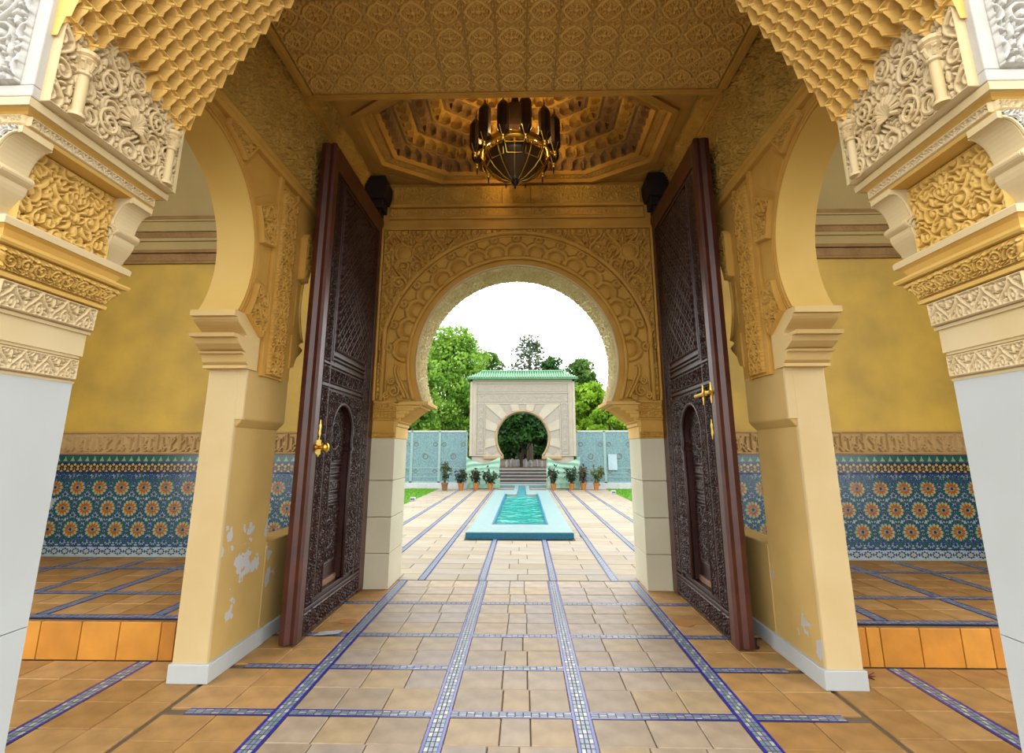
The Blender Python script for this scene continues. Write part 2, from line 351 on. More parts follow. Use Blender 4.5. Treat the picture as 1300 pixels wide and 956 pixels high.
def grid_faces(nu, nv):
    i, j = np.meshgrid(np.arange(nu), np.arange(nv)); a = (j*(nu+1)+i).ravel()
    return np.stack([a, a+1, a+nu+2, a+nu+1], 1)
def relief(name, O, U, V, pat, tile, depth, cell, mt, parent=None, off=(0, 0), mask=None, base=0.0, mirror=True, mesh_only=False, frame=0.007):
    """carved panel: origin O, full edge vectors U and V, normal U x V, real displaced geometry"""
    O = np.array(O, float); U = np.array(U, float); V = np.array(V, float); lu, lv = np.linalg.norm(U), np.linalg.norm(V)
    N = np.cross(U, V); N /= np.linalg.norm(N); nu, nv = max(2, int(lu/cell)), max(2, int(lv/cell))
    u, v = np.meshgrid(np.linspace(0, 1, nu+1), np.linspace(0, 1, nv+1)); uf, vf = u.ravel(), v.ravel()
    h = pat.sample(uf*lu/(tile*pat.asp)+off[0], vf*lv/tile+off[1])
    edge = (uf < 1e-6) | (uf > 1-1e-6) | (vf < 1e-6) | (vf > 1-1e-6); fr = max(frame, cell*1.2)
    if frame: h = np.where((np.minimum(uf, 1-uf)*lu < fr) | (np.minimum(vf, 1-vf)*lv < fr), 1.0, h)
    h = np.where(edge, 0, h); P = O+uf[:, None]*U+vf[:, None]*V+N*(base+depth*h)[:, None]
    Fc = grid_faces(nu, nv)
    if mask is not None:
        k = mask(P); Fc = Fc[k[Fc].all(1)]
        used = np.unique(Fc); mp = np.full(len(P), -1); mp[used] = np.arange(len(used)); P = P[used]; Fc = mp[Fc]
    me = raw_mesh(name, P, Fc, mt, None, False, mirror)
    return me if mesh_only else link(name, me, parent)
def relief_surf(name, fn, nu, nv, pat, ru, rv, depth, mt, parent=None, off=(0, 0), mirror=True, frame=0.0):
    """carved curved panel: fn(u, v) gives points and normals"""
    u, v = np.meshgrid(np.linspace(0, 1, nu+1), np.linspace(0, 1, nv+1)); uf, vf = u.ravel(), v.ravel()
    h = pat.sample(uf*ru+off[0], vf*rv+off[1]); edge = (uf < 1e-6) | (uf > 1-1e-6) | (vf < 1e-6) | (vf > 1-1e-6)
    if frame: h = np.where((np.minimum(uf, 1-uf) < frame) | (np.minimum(vf, 1-vf) < frame), 1.0, h)
    h = np.where(edge, 0, h); P, N = fn(uf, vf)
    return link(name, raw_mesh(name, P+N*(depth*h)[:, None], grid_faces(nu, nv), mt, None, False, mirror), parent)

# ================================================================== dimensions
XU, XL, XO = 1.78, 1.83, 2.03            # hall side wall: upper face, lower face, outer face
YE, YB = 5.42, 5.95                      # end wall front and back
ZC = 4.42                                # ceiling of the door bay
ZS = 4.24                                # carved soffit before it
YS = 3.68                                # far end of that soffit
XS = 1.72
PA, PY1, PYF = 1.68, 1.92, 1.56          # foreground pillar: inner face, far face, front face
YR, ZP, YP = 5.63, 0.25, 3.64            # side room: rear wall, platform height, platform front
HORSE = (2.30, 1.094)                    # end arch: centre height, radius
SIDE = (2.56, 2.617, 0.68)               # side arch: centre depth, height, radius

# ================================================================== floors
_tile = {}
def tile_mesh(w, d, t, mt):
    key = (round(w, 3), round(d, 3), round(t, 3), mt.name)
    if key not in _tile:
        b = MB(); c = 0.004; a, e = w/2, d/2
        V = [(-a,-e,-t),(a,-e,-t),(a,e,-t),(-a,e,-t),(-a,-e,-c),(a,-e,-c),(a,e,-c),(-a,e,-c),(-a+c,-e+c,0),(a-c,-e+c,0),(a-c,e-c,0),(-a+c,e-c,0)]
        b.add(V, [[0,1,5,4],[1,2,6,5],[2,3,7,6],[3,0,4,7],[4,5,9,8],[5,6,10,9],[6,7,11,10],[7,4,8,11],[8,9,10,11]])
        _tile[key] = b.mesh('tile', mt, mirror=False)
    return _tile[key]
def tile(parent, x0, x1, y0, y1, z, mats, g=0.005, t=0.02):
    w, d = round(x1-x0-g, 3), round(y1-y0-g, 3)
    if w < 0.02 or d < 0.02: return
    M = Matrix.Translation(((x0+x1)/2, (y0+y1)/2, z+random.uniform(-.0015, .0008)))
    return link('tile', tile_mesh(w, d, t, random.choice(mats)), parent, M)
def strip(parent, x0, x1, y0, y1, z):
    """mosaic strip: two blue rails and three rows of small glazed chips between them"""
    b = MB(); alongy = (y1-y0) > (x1-x0); L = (y1-y0) if alongy else (x1-x0); w = (x1-x0) if alongy else (y1-y0)
    def q(a0, a1, s0, s1, h, m):
        b.m = m
        if alongy: V = [(x0+s0, y0+a0, h), (x0+s1, y0+a0, h), (x0+s1, y0+a1, h), (x0+s0, y0+a1, h)]
        else: V = [(x0+a0, y0+s0, h), (x0+a1, y0+s0, h), (x0+a1, y0+s1, h), (x0+a0, y0+s1, h)]
        b.add(V, [[0, 1, 2, 3]])
    q(0, L, 0, w, z-0.004, 3); e = w*0.15
    q(0, L, 0, e, z, 0); q(0, L, w-e, w, z, 0)
    n = max(1, int(L/0.042)); s = L/n; r = (w-2*e)/3
    for i in range(n):
        for k in range(3):
            q(i*s+0.003, (i+1)*s-0.003, e+k*r+0.003, e+(k+1)*r-0.002, z, [1, 2, 4][(i+2*k) % 3 if (i+k) % 5 else 1])
    o = b.build('mosaic_strip', [STRIPB, ZW, STRIPG, GROUT, STRIPL], parent, mirror=False); o['kind'] = 'stuff'; return o

floor = MB().box(-6, 6, -4, 5.78, -0.12, -0.012).build('floor', GROUT); tag(floor, 'terracotta tiled hall floor with blue mosaic strips', kind='structure')
xs = [-1.215, -0.365, 0.365, 1.215]; hw = 0.048
ys = [1.85, 2.43, 3.00, 3.58, 4.155, 4.97]
for x in xs: strip(floor, x-hw, x+hw, 0.0, 5.775, 0.0)
cols_hall = [[-1.83, -1.54, -1.263], [-1.167, -0.92, -0.66, -0.413], [-0.317, -0.08, 0.07, 0.317], [0.413, 0.66, 0.92, 1.167], [1.263, 1.54, 1.83]]
yb = [0.9] + ys + [5.80]
for ci, cx in enumerate(cols_hall):
    for y in ys: strip(floor, cx[0] if ci else -1.72, cx[-1] if ci < 4 else 1.72, y-hw*0.72, y+hw*0.72, 0.0)
    for r in range(len(yb)-1):
        y0 = yb[r]+(hw*0.72 if r else 0); y1 = yb[r+1]-(hw*0.72 if r < len(yb)-2 else 0.025); n = max(1, round((y1-y0)/0.25))
        for k in range(n):
            a0, a1 = y0+(y1-y0)*k/n, y0+(y1-y0)*(k+1)/n; jig = random.uniform(-.03, .03) if len(cx) > 3 else 0
            c = [cx[0]]+[q+jig for q in cx[1:-1]]+[cx[-1]]
            for i in range(len(c)-1): tile(floor, c[i], c[i+1], a0, a1, 0.0, TERRAW if ci in (0, 4) else TERRA)
for s in (-1, 1):                                          # outside the side arches, at hall level
    strip(floor, *sorted((s*2.36, s*2.46)), 1.9, 3.63, 0.0)
    for xa, xb in ((1.86, 2.09), (2.09, 2.36), (2.46, 2.74), (2.74, 3.02), (3.02, 3.30), (3.30, 3.58)):
        for k in range(6): tile(floor, *sorted((s*xa, s*xb)), 2.0+k*0.272, 2.0+(k+1)*0.272, 0.0, TERRAW)

# side-room platforms
for s in (-1, 1):
    side = 'left' if s < 0 else 'right'
    pf = MB().box(s*2.03, s*5.2, YP+0.02, YR+0.1, -0.02, ZP-0.012).build('floor_platform_'+side, GROUT, mirror=False); tag(pf, kind='structure')
    xl = [2.44, 3.25, 3.83, 4.45]; yl = [YP+0.05, 4.27, 5.12]
    for x in xl: strip(pf, *sorted((s*(x-.045), s*(x+.045))), YP+0.09, YR-0.01, ZP)
    for y in yl: strip(pf, *sorted((s*2.04, s*5.1)), y-.04, y+.04, ZP+0.0005)
    xe = [2.04]+xl+[5.1]; ye = yl+[YR]
    for i in range(len(xe)-1):
        n = max(1, round((xe[i+1]-xe[i]-.09)/0.27)); w = (xe[i+1]-xe[i]-.09)/n
        for j in range(3):
            y0, y1 = ye[j]+.04, ye[j+1]-(.04 if j < 2 else 0); m = max(1, round((y1-y0)/0.27))
            for a in range(n):
                for c in range(m): tile(pf, *sorted((s*(xe[i]+.045+a*w), s*(xe[i]+.045+(a+1)*w))), y0+(y1-y0)*c/m, y0+(y1-y0)*(c+1)/m, ZP, TERRAW)
    edges = [2.03, 2.24, 2.34, 2.62, 2.88, 3.16, 3.42, 3.70, 3.98, 4.26, 4.54] if s < 0 else [2.03, 2.27, 2.36, 2.61, 2.87, 3.06, 3.32, 3.60, 3.88, 4.16, 4.44]
    for i in range(len(edges)-1):
        a, c = sorted((s*edges[i], s*edges[i+1]))
        b = MB().box(a+.0025, c-.0025, YP-0.004, YP+0.025, 0.002, ZP-0.018)
        b.build('riser_tile', random.choice(ORANGE), pf, bevel=0.004, mirror=False)

# ================================================================== foreground pillars (built for the left, mirrored for the right)
def loft(name, prof, mt, parent, smooth=False, xo=2.7, back=True):
    """stacked moulding round three sides of the pillar: list of (offset, z)"""
    V = []; fs = []
    for (o, z) in prof:
        V += [(-xo, PYF-o, z), (-(PA-o), PYF-o, z), (-(PA-o), PY1+o, z), (-xo, PY1+o, z)]
    for i in range(len(prof)-1):
        a, b = 4*i, 4*i+4
        for k in range(4): fs.append([a+k, a+(k+1) % 4, b+(k+1) % 4, b+k])
    fs.append([3, 2, 1, 0]); n = 4*len(prof); fs.append([n-4, n-3, n-2, n-1])
    return link(name, raw_mesh(name, V, fs, mt), parent)
def ring_relief(name, o, z0, z1, pat, tile_, depth, cell, mt, parent, o1=None):
    """carved band round the front, inner and far faces"""
    o1 = o if o1 is None else o1
    yf0, yb0, x0 = PYF-o, PY1+o, -(PA-o); yf1, yb1, x1 = PYF-o1, PY1+o1, -(PA-o1); L = yb0-yf0
    relief(name, (x0, yf0, z0), (0, L, 0), (x1-x0, 0, z1-z0), pat, tile_, depth, cell, mt, parent)
    relief(name, (-2.6, yf0, z0), (x0+2.6, 0, 0), (0, yf1-yf0, z1-z0), pat, tile_, depth, cell*1.6, mt, parent)
    relief(name, (x0, yb0, z0), (x0*0-0.3, 0, 0), (0, yb1-yb0, z1-z0), pat, tile_, depth, cell*1.6, mt, parent)

_niche = {}
def niche_mesh(w, h, d, mt, key):
    """one muqarnas cell: a hooded hollow between two hanging prisms; local x across, y out of the wall, z up"""
    k = (key, w, h, d)
    if k in _niche: return _niche[k]
    nu, nv = 18, 16; P = []
    for j in range(nv+1):
        v = j/nv
        for i in range(nu+1):
            u = -1+2*i/nu; out = d*(0.80+0.20*v)
            ww = 0.90 if v < 0.48 else 0.90*max(0.0, 1-((v-0.48)/0.38)**1.7) if v < 0.86 else 0
            hood = 1.0 if v < 0.48 else math.sqrt(max(0.0, 1-((v-0.48)/0.38)**2)) if v < 0.86 else 0
            if abs(u) < ww: out -= d*1.05*math.sqrt(1-(u/ww)**2)*(0.25+0.75*hood)
            elif v > 0.90: out = d*1.10
            P.append((u*w/2, out, v*h))
    fs = [list(f) for f in grid_faces(nu, nv)]
    n = len(P); b = MB(); b.add(P, fs)
    def strip_faces(idx, off):
        V = [P[i] for i in idx]+[(P[i][0], off, P[i][2]) for i in idx]; m = len(idx)
        b.add(V, [[t, t+m, t+m+1, t+1] for t in range(m-1)])
    top = [(nv)*(nu+1)+i for i in range(nu+1)]; bot = list(range(nu+1)); lf = [j*(nu+1) for j in range(nv+1)]; rt = [j*(nu+1)+nu for j in range(nv+1)]
    strip_faces(bot[::-1], -0.03); strip_faces(top, -0.03); strip_faces(lf, -0.03); strip_faces(rt[::-1], -0.03)
    me = b.mesh('niche', mt, mirror=False)
    bm = bmesh.new(); bm.from_mesh(me); bmesh.ops.remove_doubles(bm, verts=bm.verts, dist=1e-5)
    for f in bm.faces: f.smooth = True
    for e in bm.edges: e.smooth = len(e.link_faces) == 2 and e.calc_face_angle(0) < 0.55
    bm.to_mesh(me); bm.free(); _niche[k] = me
    return me
def prism_mesh(w, h, d, mt):
    """hanging prism between two cells: ridged front that tapers to a point below, with a ledge on top"""
    k = ('prism', w, h, d)
    if k in _niche: return _niche[k]
    b = MB(); rows = [(0.0, 0.10, 0.05), (0.22, 0.55, 0.50), (0.30, 0.80, 0.62), (0.34, 0.80, 0.55), (0.72, 0.92, 0.78), (0.86, 1.0, 0.80), (0.89, 1.12, 0.90), (1.0, 1.12, 0.90)]; V = []; m = 7
    for (v, ww, oo) in rows:
        a = w/2*ww; o = d*oo
        V += [(-a, -0.03, v*h), (-a, o*0.45, v*h), (-a*0.45, o*0.82, v*h), (0, o, v*h), (a*0.45, o*0.82, v*h), (a, o*0.45, v*h), (a, -0.03, v*h)]
    fs = []
    for j in range(len(rows)-1):
        for i in range(m-1): fs.append([j*m+i, (j+1)*m+i, (j+1)*m+i+1, j*m+i+1][::-1])
    fs.append(list(range(m))); fs.append(list(range((len(rows)-1)*m, len(rows)*m))[::-1])
    b.add(V, [f[::-1] for f in fs[:-2]]+[fs[-2][::-1], fs[-1][::-1]]); _niche[k] = b.mesh('prism', mt, mirror=False); return _niche[k]
def pendant_mesh(mt):
    if 'p' not in _niche:
        b = MB(); b.lathe([(0.004, -0.030), (0.012, -0.018), (0.008, -0.010), (0.016, 0.0), (0.016, 0.028), (0.020, 0.034), (0.020, 0.05)], n=8)
        _niche['p'] = b.mesh('pendant', mt, mirror=False)
    return _niche['p']

OU = 0.146; UPX = -(PA-OU); UYF, UYB = 1.43, PY1+OU         # wall over the capital
def colonnette(y, z0, z1, r, parent):
    c = (UPX+0.040, y, 0); h = z1-z0
    b = MB().lathe([(r*1.5, z0), (r*1.5, z0+0.012), (r*0.95, z0+0.02), (r*1.02, z0+h*0.5), (r*0.9, z1-h*0.36)], c, 14)
    col = autosmooth(b.build('colonnette', CREAM2, parent))
    b = MB().lathe([(r*0.9, z1-h*0.36), (r*1.3, z1-h*0.34), (r*1.3, z1-h*0.30), (r*1.0, z1-h*0.28), (r*1.15, z1-h*0.18), (r*1.9, z1-0.03), (r*1.5, z1-0.022), (r*2.0, z1-0.014), (r*2.0, z1)], c, 12)
    b.build('colonnette_capital', CREAM, parent)
    b = MB()
    for k in range(6):
        a = 2*PI*k/6; b.tube([(c[0]+r*1.0*math.cos(a), y+r*1.0*math.sin(a), z1-h*0.28), (c[0]+r*1.7*math.cos(a), y+r*1.7*math.sin(a), z1-h*0.14), (c[0]+r*2.1*math.cos(a), y+r*2.1*math.sin(a), z1-0.05)], [0.006, 0.009, 0.004], 5)
    b.build('leaf_crown', CREAM, parent)

def bracket(y0, y1, z0, z1, x_in, x_out, mt, parent, carved=False):
    """scroll corbel with an S profile in the XZ plane"""
    h = z1-z0; d = x_in-x_out; pr = []                      # d: how far it reaches towards the opening
    for t in np.linspace(0, 1, 9): pr.append((x_out+d*(0.10+0.42*math.sin(t*PI*0.5)**2.2), z0+h*(0.42*t)))
    for t in np.linspace(0, 1, 7): pr.append((x_out+d*(0.52+0.17*math.sin(t*PI)), z0+h*(0.42+0.14*t)))
    for t in np.linspace(0, 1, 10): pr.append((x_out+d*(0.46+0.54*t**1.6), z0+h*(0.58+0.34*math.sin(t*PI/2))))
    pr += [(x_in, z1), (x_out-0.05, z1), (x_out-0.05, z0)]
    o = MB().poly(pr, 'y', y0, y1).build('scroll_bracket', mt, parent)
    b = MB()
    for yy in (y0-0.004, y1+0.004):
        for (cx, cz, R) in ((0.26, 0.46, 0.11), (-0.06, 0.12, 0.08)):
            n = 26; pts = []
            for i in range(n):
                t = i/(n-1); a = 2*PI*1.6*t; q = h*R*(1-t*0.85); pts.append((x_out+d*cx+q*math.cos(a), yy, z0+h*cz+q*math.sin(a)))
            b.tube(pts, 0.006, 5)
        b.tube([(p[0]-0.008, yy, p[1]) for p in pr[:26]], 0.005, 5)
    b.build('volute', mt, o)
    if carved:                                             # carved white front of the corbel
        pg = np.array([(x_out-0.05, z0+0.004)]+[(p[0]-0.012, p[1]) for p in pr[:-2]]+[(x_out-0.05, z1-0.004)])
        def inside(P):
            X, Z = P[:, 0], P[:, 2]; c = np.zeros(len(P), bool); n = len(pg)
            for i in range(n):
                (xa, za), (xb, zb) = pg[i], pg[i-1]; t = ((za > Z) != (zb > Z)) & (X < (xb-xa)*(Z-za)/(zb-za+1e-12)+xa); c ^= t
            return c
        relief('bracket_carving', (x_out-0.05, y0+0.001, z0), (d+0.06, 0, 0), (0, 0, h), VINE, 0.11, 0.012, 0.0024, WHITE, o, (0, 0), inside, frame=0)
    return o

def pillar(s):
    global SX
    SX = -s                                                # built on the left (x < 0); mirrored when s > 0
    where = 'left' if s < 0 else 'right'
    t = thing('carved_pillar', (s*2.1, 1.74, 0), 'white marble foreground pillar with carved plaster capital on the %s of the picture' % where, 'pillar', 'foreground gateway pillars')
    for (z0, z1) in ((0.0, 0.742), (0.745, 1.603)):         # two marble facing slabs with a fine joint
        loft('marble_slab', [(0, z0), (0, z1)], MARBLE, t)
    loft('plinth_edge', [(0.002, 1.603), (0.004, 1.612)], CREAM2, t)
    loft('necking_block', [(-0.004, 1.612), (-0.004, 1.700), (0.004, 1.702), (0.004, 1.712)], CREAM2, t)
    ring_relief('carved_band', -0.003, 1.616, 1.698, LATT, 0.090, 0.020, 0.0034, CREAM, t)
    loft('plain_block', [(0.011, 1.712), (0.011, 1.800)], CREAM2, t)
    loft('fillet', [(0.020, 1.800), (0.020, 1.812)], CREAM2, t)
    loft('band_ground', [(0.012, 1.812), (0.018, 1.912)], CREAM2, t)
    ring_relief('carved_band', 0.014, 1.815, 1.908, LATT, 0.100, 0.022, 0.0034, CREAM, t, 0.019)
    loft('cornice', [(0.043, 1.912), (0.046, 1.925), (0.036, 1.930), (0.036, 1.940)], YELL, t)
    loft('scroll_ground', [(0.030, 1.940), (0.045, 1.962), (0.064, 1.998), (0.066, 2.004)], YELL, t)
    yf = PYF
    def cyma(u, v):
        o = 0.032+0.036*v**1.2; P = np.stack([-(PA-o), yf-o+(PY1-yf+2*o)*u, 1.941+0.062*v], 1); N = np.tile(np.array([0.85, 0, -0.52]), (len(u), 1)); return P, N
    relief_surf('scroll_band', cyma, 170, 26, SCRO, 0.50/(0.075*1.6), 1.0, 0.020, YELL, t)
    def cymab(u, v):
        o = 0.032+0.036*v**1.2; P = np.stack([-(PA-o)-0.25*u, PY1+o, 1.941+0.062*v], 1); N = np.tile(np.array([0, 0.85, -0.52]), (len(u), 1)); return P, N
    relief_surf('scroll_band', cymab, 60, 20, SCRO, 0.25/(0.075*1.6), 1.0, 0.020, YELL, t)
    loft('cornice', [(0.086, 2.006), (0.092, 2.014), (0.092, 2.022)], YELL, t)
    loft('cavetto', [(0.060, 2.022), (0.056, 2.040), (0.066, 2.060), (0.080, 2.070)], YELL, t)
    loft('ledge', [(0.086, 2.070), (0.088, 2.092), (0.080, 2.100)], CREAM2, t)
    loft('panel_ground', [(0.020, 2.100), (0.020, 2.385)], YELL, t)
    xin = -(PA-0.020)
    relief('carved_panel', (xin, 1.535, 2.102), (0, 0.385, 0), (0, 0, 0.280), HEART, 0.25, 0.030, 0.0028, YELL, t, (0.1, 0.05))
    relief('carved_panel', (-2.4, PYF-0.020, 2.102), (0.74, 0, 0), (0, 0, 0.280), HEART, 0.25, 0.03, 0.005, WHITE, t)
    bracket(PYF-0.130, PYF-0.020, 2.100, 2.388, -(PA-0.125), -(PA-0.000), CREAM2, t, True)  # near bracket cream, not white: yellowish shade of its inner sides put into colour
    bracket(PY1-0.005, PY1+0.105, 2.100, 2.388, -(PA-0.122), -(PA-0.005), CREAM2, t)
    loft('soffit_fillet', [(0.112, 2.386), (0.120, 2.396)], YELL, t)
    loft('band_ground', [(0.108, 2.396), (0.108, 2.440)], CREAM2, t)
    ring_relief('carved_band', 0.110, 2.399, 2.438, LATT, 0.045, 0.015, 0.0030, CREAM, t)
    loft('cavetto', [(0.114, 2.440), (0.122, 2.446), (0.136, 2.452)], YELL, t)
    loft('abacus', [(0.148, 2.452), (0.150, 2.478), (0.144, 2.484)], CREAM2, t)
    # wall above: front face white and weathered, inner face with shells and colonnettes
    b = MB().box(-2.7, UPX, UYF, UYB, 2.484, 4.9); b.build('upper_wall', CREAM2, t)
    relief('facade_panel', (-2.5, UYF-0.002, 2.53), (2.5+UPX-0.045, 0, 0), (0, 0, 1.3), VINE, 0.25, 0.032, 0.0052, WHITE, t)
    MB().box(-2.55, UPX+0.003, UYF-0.018, UYF+0.02, 2.484, 2.525).build('facade_border', WHITE, t, bevel=0.004)
    MB().box(UPX-0.045, UPX+0.003, UYF-0.018, UYF+0.02, 2.525, 4.2).build('facade_border', WHITE, t, bevel=0.004)
    zlow = 2.486
    def m_panel(P):
        f = (P[:, 1]-UYF)/(UYB-UYF); return P[:, 2] < 2.80+0.04*np.sin(f*PI)
    relief('shell_panel', (UPX+0.001, UYF+0.01, zlow), (0, UYB-UYF-0.02, 0), (0, 0, 0.42), VINE2, 0.22, 0.034, 0.0029, CREAM, t, (0.2, 0.1))
    b = MB()                                               # scallop shell in the middle of the panel
    cy, cz = (UYF+UYB)/2+0.03, zlow+0.145
    for k in range(11):
        a = PI*(-0.15+1.3*k/10); R = 0.070
        b.tube([(UPX+0.034, cy, cz-0.012), (UPX+0.048, cy+R*0.55*math.cos(a), cz+R*0.55*math.sin(a)), (UPX+0.040, cy+R*math.cos(a), cz+R*math.sin(a))], [0.003, 0.009, 0.011], 6)
    b.build('scallop_shell', CREAM, t)
    b = MB()
    for (dy, dz, dr) in ((-0.10, -0.06, 1), (0.10, -0.06, -1), (-0.13, 0.09, -1), (0.13, 0.09, 1), (0, 0.19, 1), (-0.19, -0.09, 1), (0.2, -0.1, -1)):
        pts = []
        for i in range(30):
            q = i/29; a = 1.2+dr*2*PI*1.5*q; R = 0.055*(1-0.8*q); pts.append((UPX+0.034, cy+dy+R*math.cos(a), cz+dz+R*math.sin(a)))
        b.tube(pts, 0.0075, 6)
    b.build('curl', CREAM, t)
    MB().box(UPX-0.004, UPX+0.036, UYB-0.018, UYB, zlow, 2.80).build('edge_fillet', CREAM2, t, bevel=0.003)
    colonnette(UYF+0.105, zlow+0.005, 2.745, 0.019, t); colonnette(UYB-0.075, zlow+0.005, 2.745, 0.017, t)
    SX = 1
    # muqarnas haunch of the front arch: tiers of cells corbelling inwards
    q = thing('muqarnas_haunch', (s*1.5, 1.75, 2.75), 'honeycomb muqarnas corbelling above the %s foreground pillar' % where, 'muqarnas', 'muqarnas of the front arch')
    SX = -s
    prof = [(1.534, 2.735), (1.495, 2.835), (1.435, 2.945), (1.37, 3.06), (1.305, 3.175), (1.235, 3.29), (1.165, 3.40), (1.09, 3.51), (1.0, 3.61), (0.89, 3.70), (0.76, 3.78), (0.60, 3.85), (0.42, 3.90), (0.20, 3.93), (0.0, 3.94)]
    back = [(-1.538, 2.72)]+[(-x-0.045, z+0.02) for x, z in prof]+[(0.0, 4.2), (-1.538, 4.2)]
    back[-3] = (0.0, 3.99)
    MB().poly(back, 'y', UYF+0.02, UYB-0.012).build('vault_core', YELL, q)
    SX = 1
    zs_ = np.array([p[1] for p in prof[:10]]); xs_ = np.array([p[0] for p in prof[:10]]); nt_ = 13; zt_ = np.linspace(prof[0][1], prof[9][1], nt_+1); pr2 = [(float(np.interp(z, zs_, xs_)), float(z)) for z in zt_]
    L = UYB-UYF; n0 = 11; w = L/n0; Rz = Matrix.Rotation(-PI/2 if s < 0 else PI/2, 4, 'Z')
    for k in range(nt_):
        x, z = pr2[k]; x2, z2 = pr2[k+1]; h = round((z2-z)*1.12, 3); dd = 0.052+round(x-x2, 3); odd = k % 2
        for i in range(n0+odd):
            y = UYF+w*(i+0.5-0.5*odd); f = (i+0.5)/n0; ww = w
            if odd and i in (0, n0): ww = w*0.5; y += w*0.25*(1 if i == 0 else -1)
            if z < 2.735+0.13*math.sin(PI*min(1, max(0, (f-0.12)/0.72)))**0.8-0.03: continue
            link('niche', niche_mesh(round(ww*0.98, 4), h, dd, MUQ, 'm'), q, Matrix.Translation((s*(x+0.040), y, z)) @ Rz)
            if i < n0+odd-1 and 0.02 < f < 0.97:            # prism hanging between two cells
                link('prism', prism_mesh(round(w*0.40, 4), round(h*0.92, 3), dd+0.026, MUQ), q, Matrix.Translation((s*(x+0.034), UYF+w*(i+1-0.5*odd), z-0.012)) @ Rz)
    for k in range(9, len(prof)-2):                        # crown of the arch, above the picture
        x, z = prof[k]; x2, z2 = prof[k+1]; h = round(math.hypot(x2-x, z2-z)*1.06, 3); lean = math.atan2(x-x2, z2-z)*0.72
        for i in range(7):
            link('niche', niche_mesh(round(L/7, 4), h, 0.062, MUQ, 'm'), q, Matrix.Translation((s*(x+0.012), UYF+L/7*(i+0.5), z)) @ Rz @ Matrix.Rotation(-lean, 4, 'X'))
for s in (-1, 1): pillar(s)

# ================================================================== hall side walls with horseshoe arches
def arc(cy, cz, r, a0, a1, n):
    return [(cy+r*math.cos(a0+(a1-a0)*i/n), cz+r*math.sin(a0+(a1-a0)*i/n)) for i in range(n+1)]
S2 = (4.62, 2.56, 0.60)                                    # second arch, half hidden behind the open door leaf
def wedge_relief(name, c, r0, a0, a1, yl, zt, x, pat, tile_, depth, mt, parent, base=0.012):
    """carved voussoir between the archivolt and the rectangular frame"""
    n_t, n_r = 52, 52
    def fn(u, v):
        a = a0+(a1-a0)*u; rm = np.full_like(a, 9.0)
        ca, sa = np.cos(a), np.sin(a)
        rm = np.where(np.abs(ca) > 1e-3, np.minimum(rm, yl/np.maximum(np.abs(ca), 1e-3)), rm); rm = np.where(sa > 1e-3, np.minimum(rm, zt/np.maximum(sa, 1e-3)), rm)
        rm = np.minimum(rm, r0+0.235); r = r0+(rm-r0)*v
        edge = (u < 1e-6) | (u > 1-1e-6) | (v < 1e-6) | (v > 1-1e-6)
        P = np.stack([np.where(edge, x-0.004, x+base), c[0]+r*ca, c[1]+r*sa], 1); N = np.tile(np.array([1.0, 0, 0]), (len(u), 1)); return P, N
    # normal must point into the hall: u runs against the angle
    fn2 = lambda u, v: fn(1-u, v)
    return relief_surf(name, fn2, n_t, n_r, pat, (a1-a0)*r0/tile_, 0.22/tile_, depth, mt, parent, frame=0.055)
def ring(name, c, r, rad, a0, a1, x, mt, parent, n=40):
    b = MB(); b.tube([(x, p[0], p[1]) for p in arc(c[0], c[1], r, a0, a1, n)], rad, 8); o = b.build(name, mt, parent, smooth=True); return o

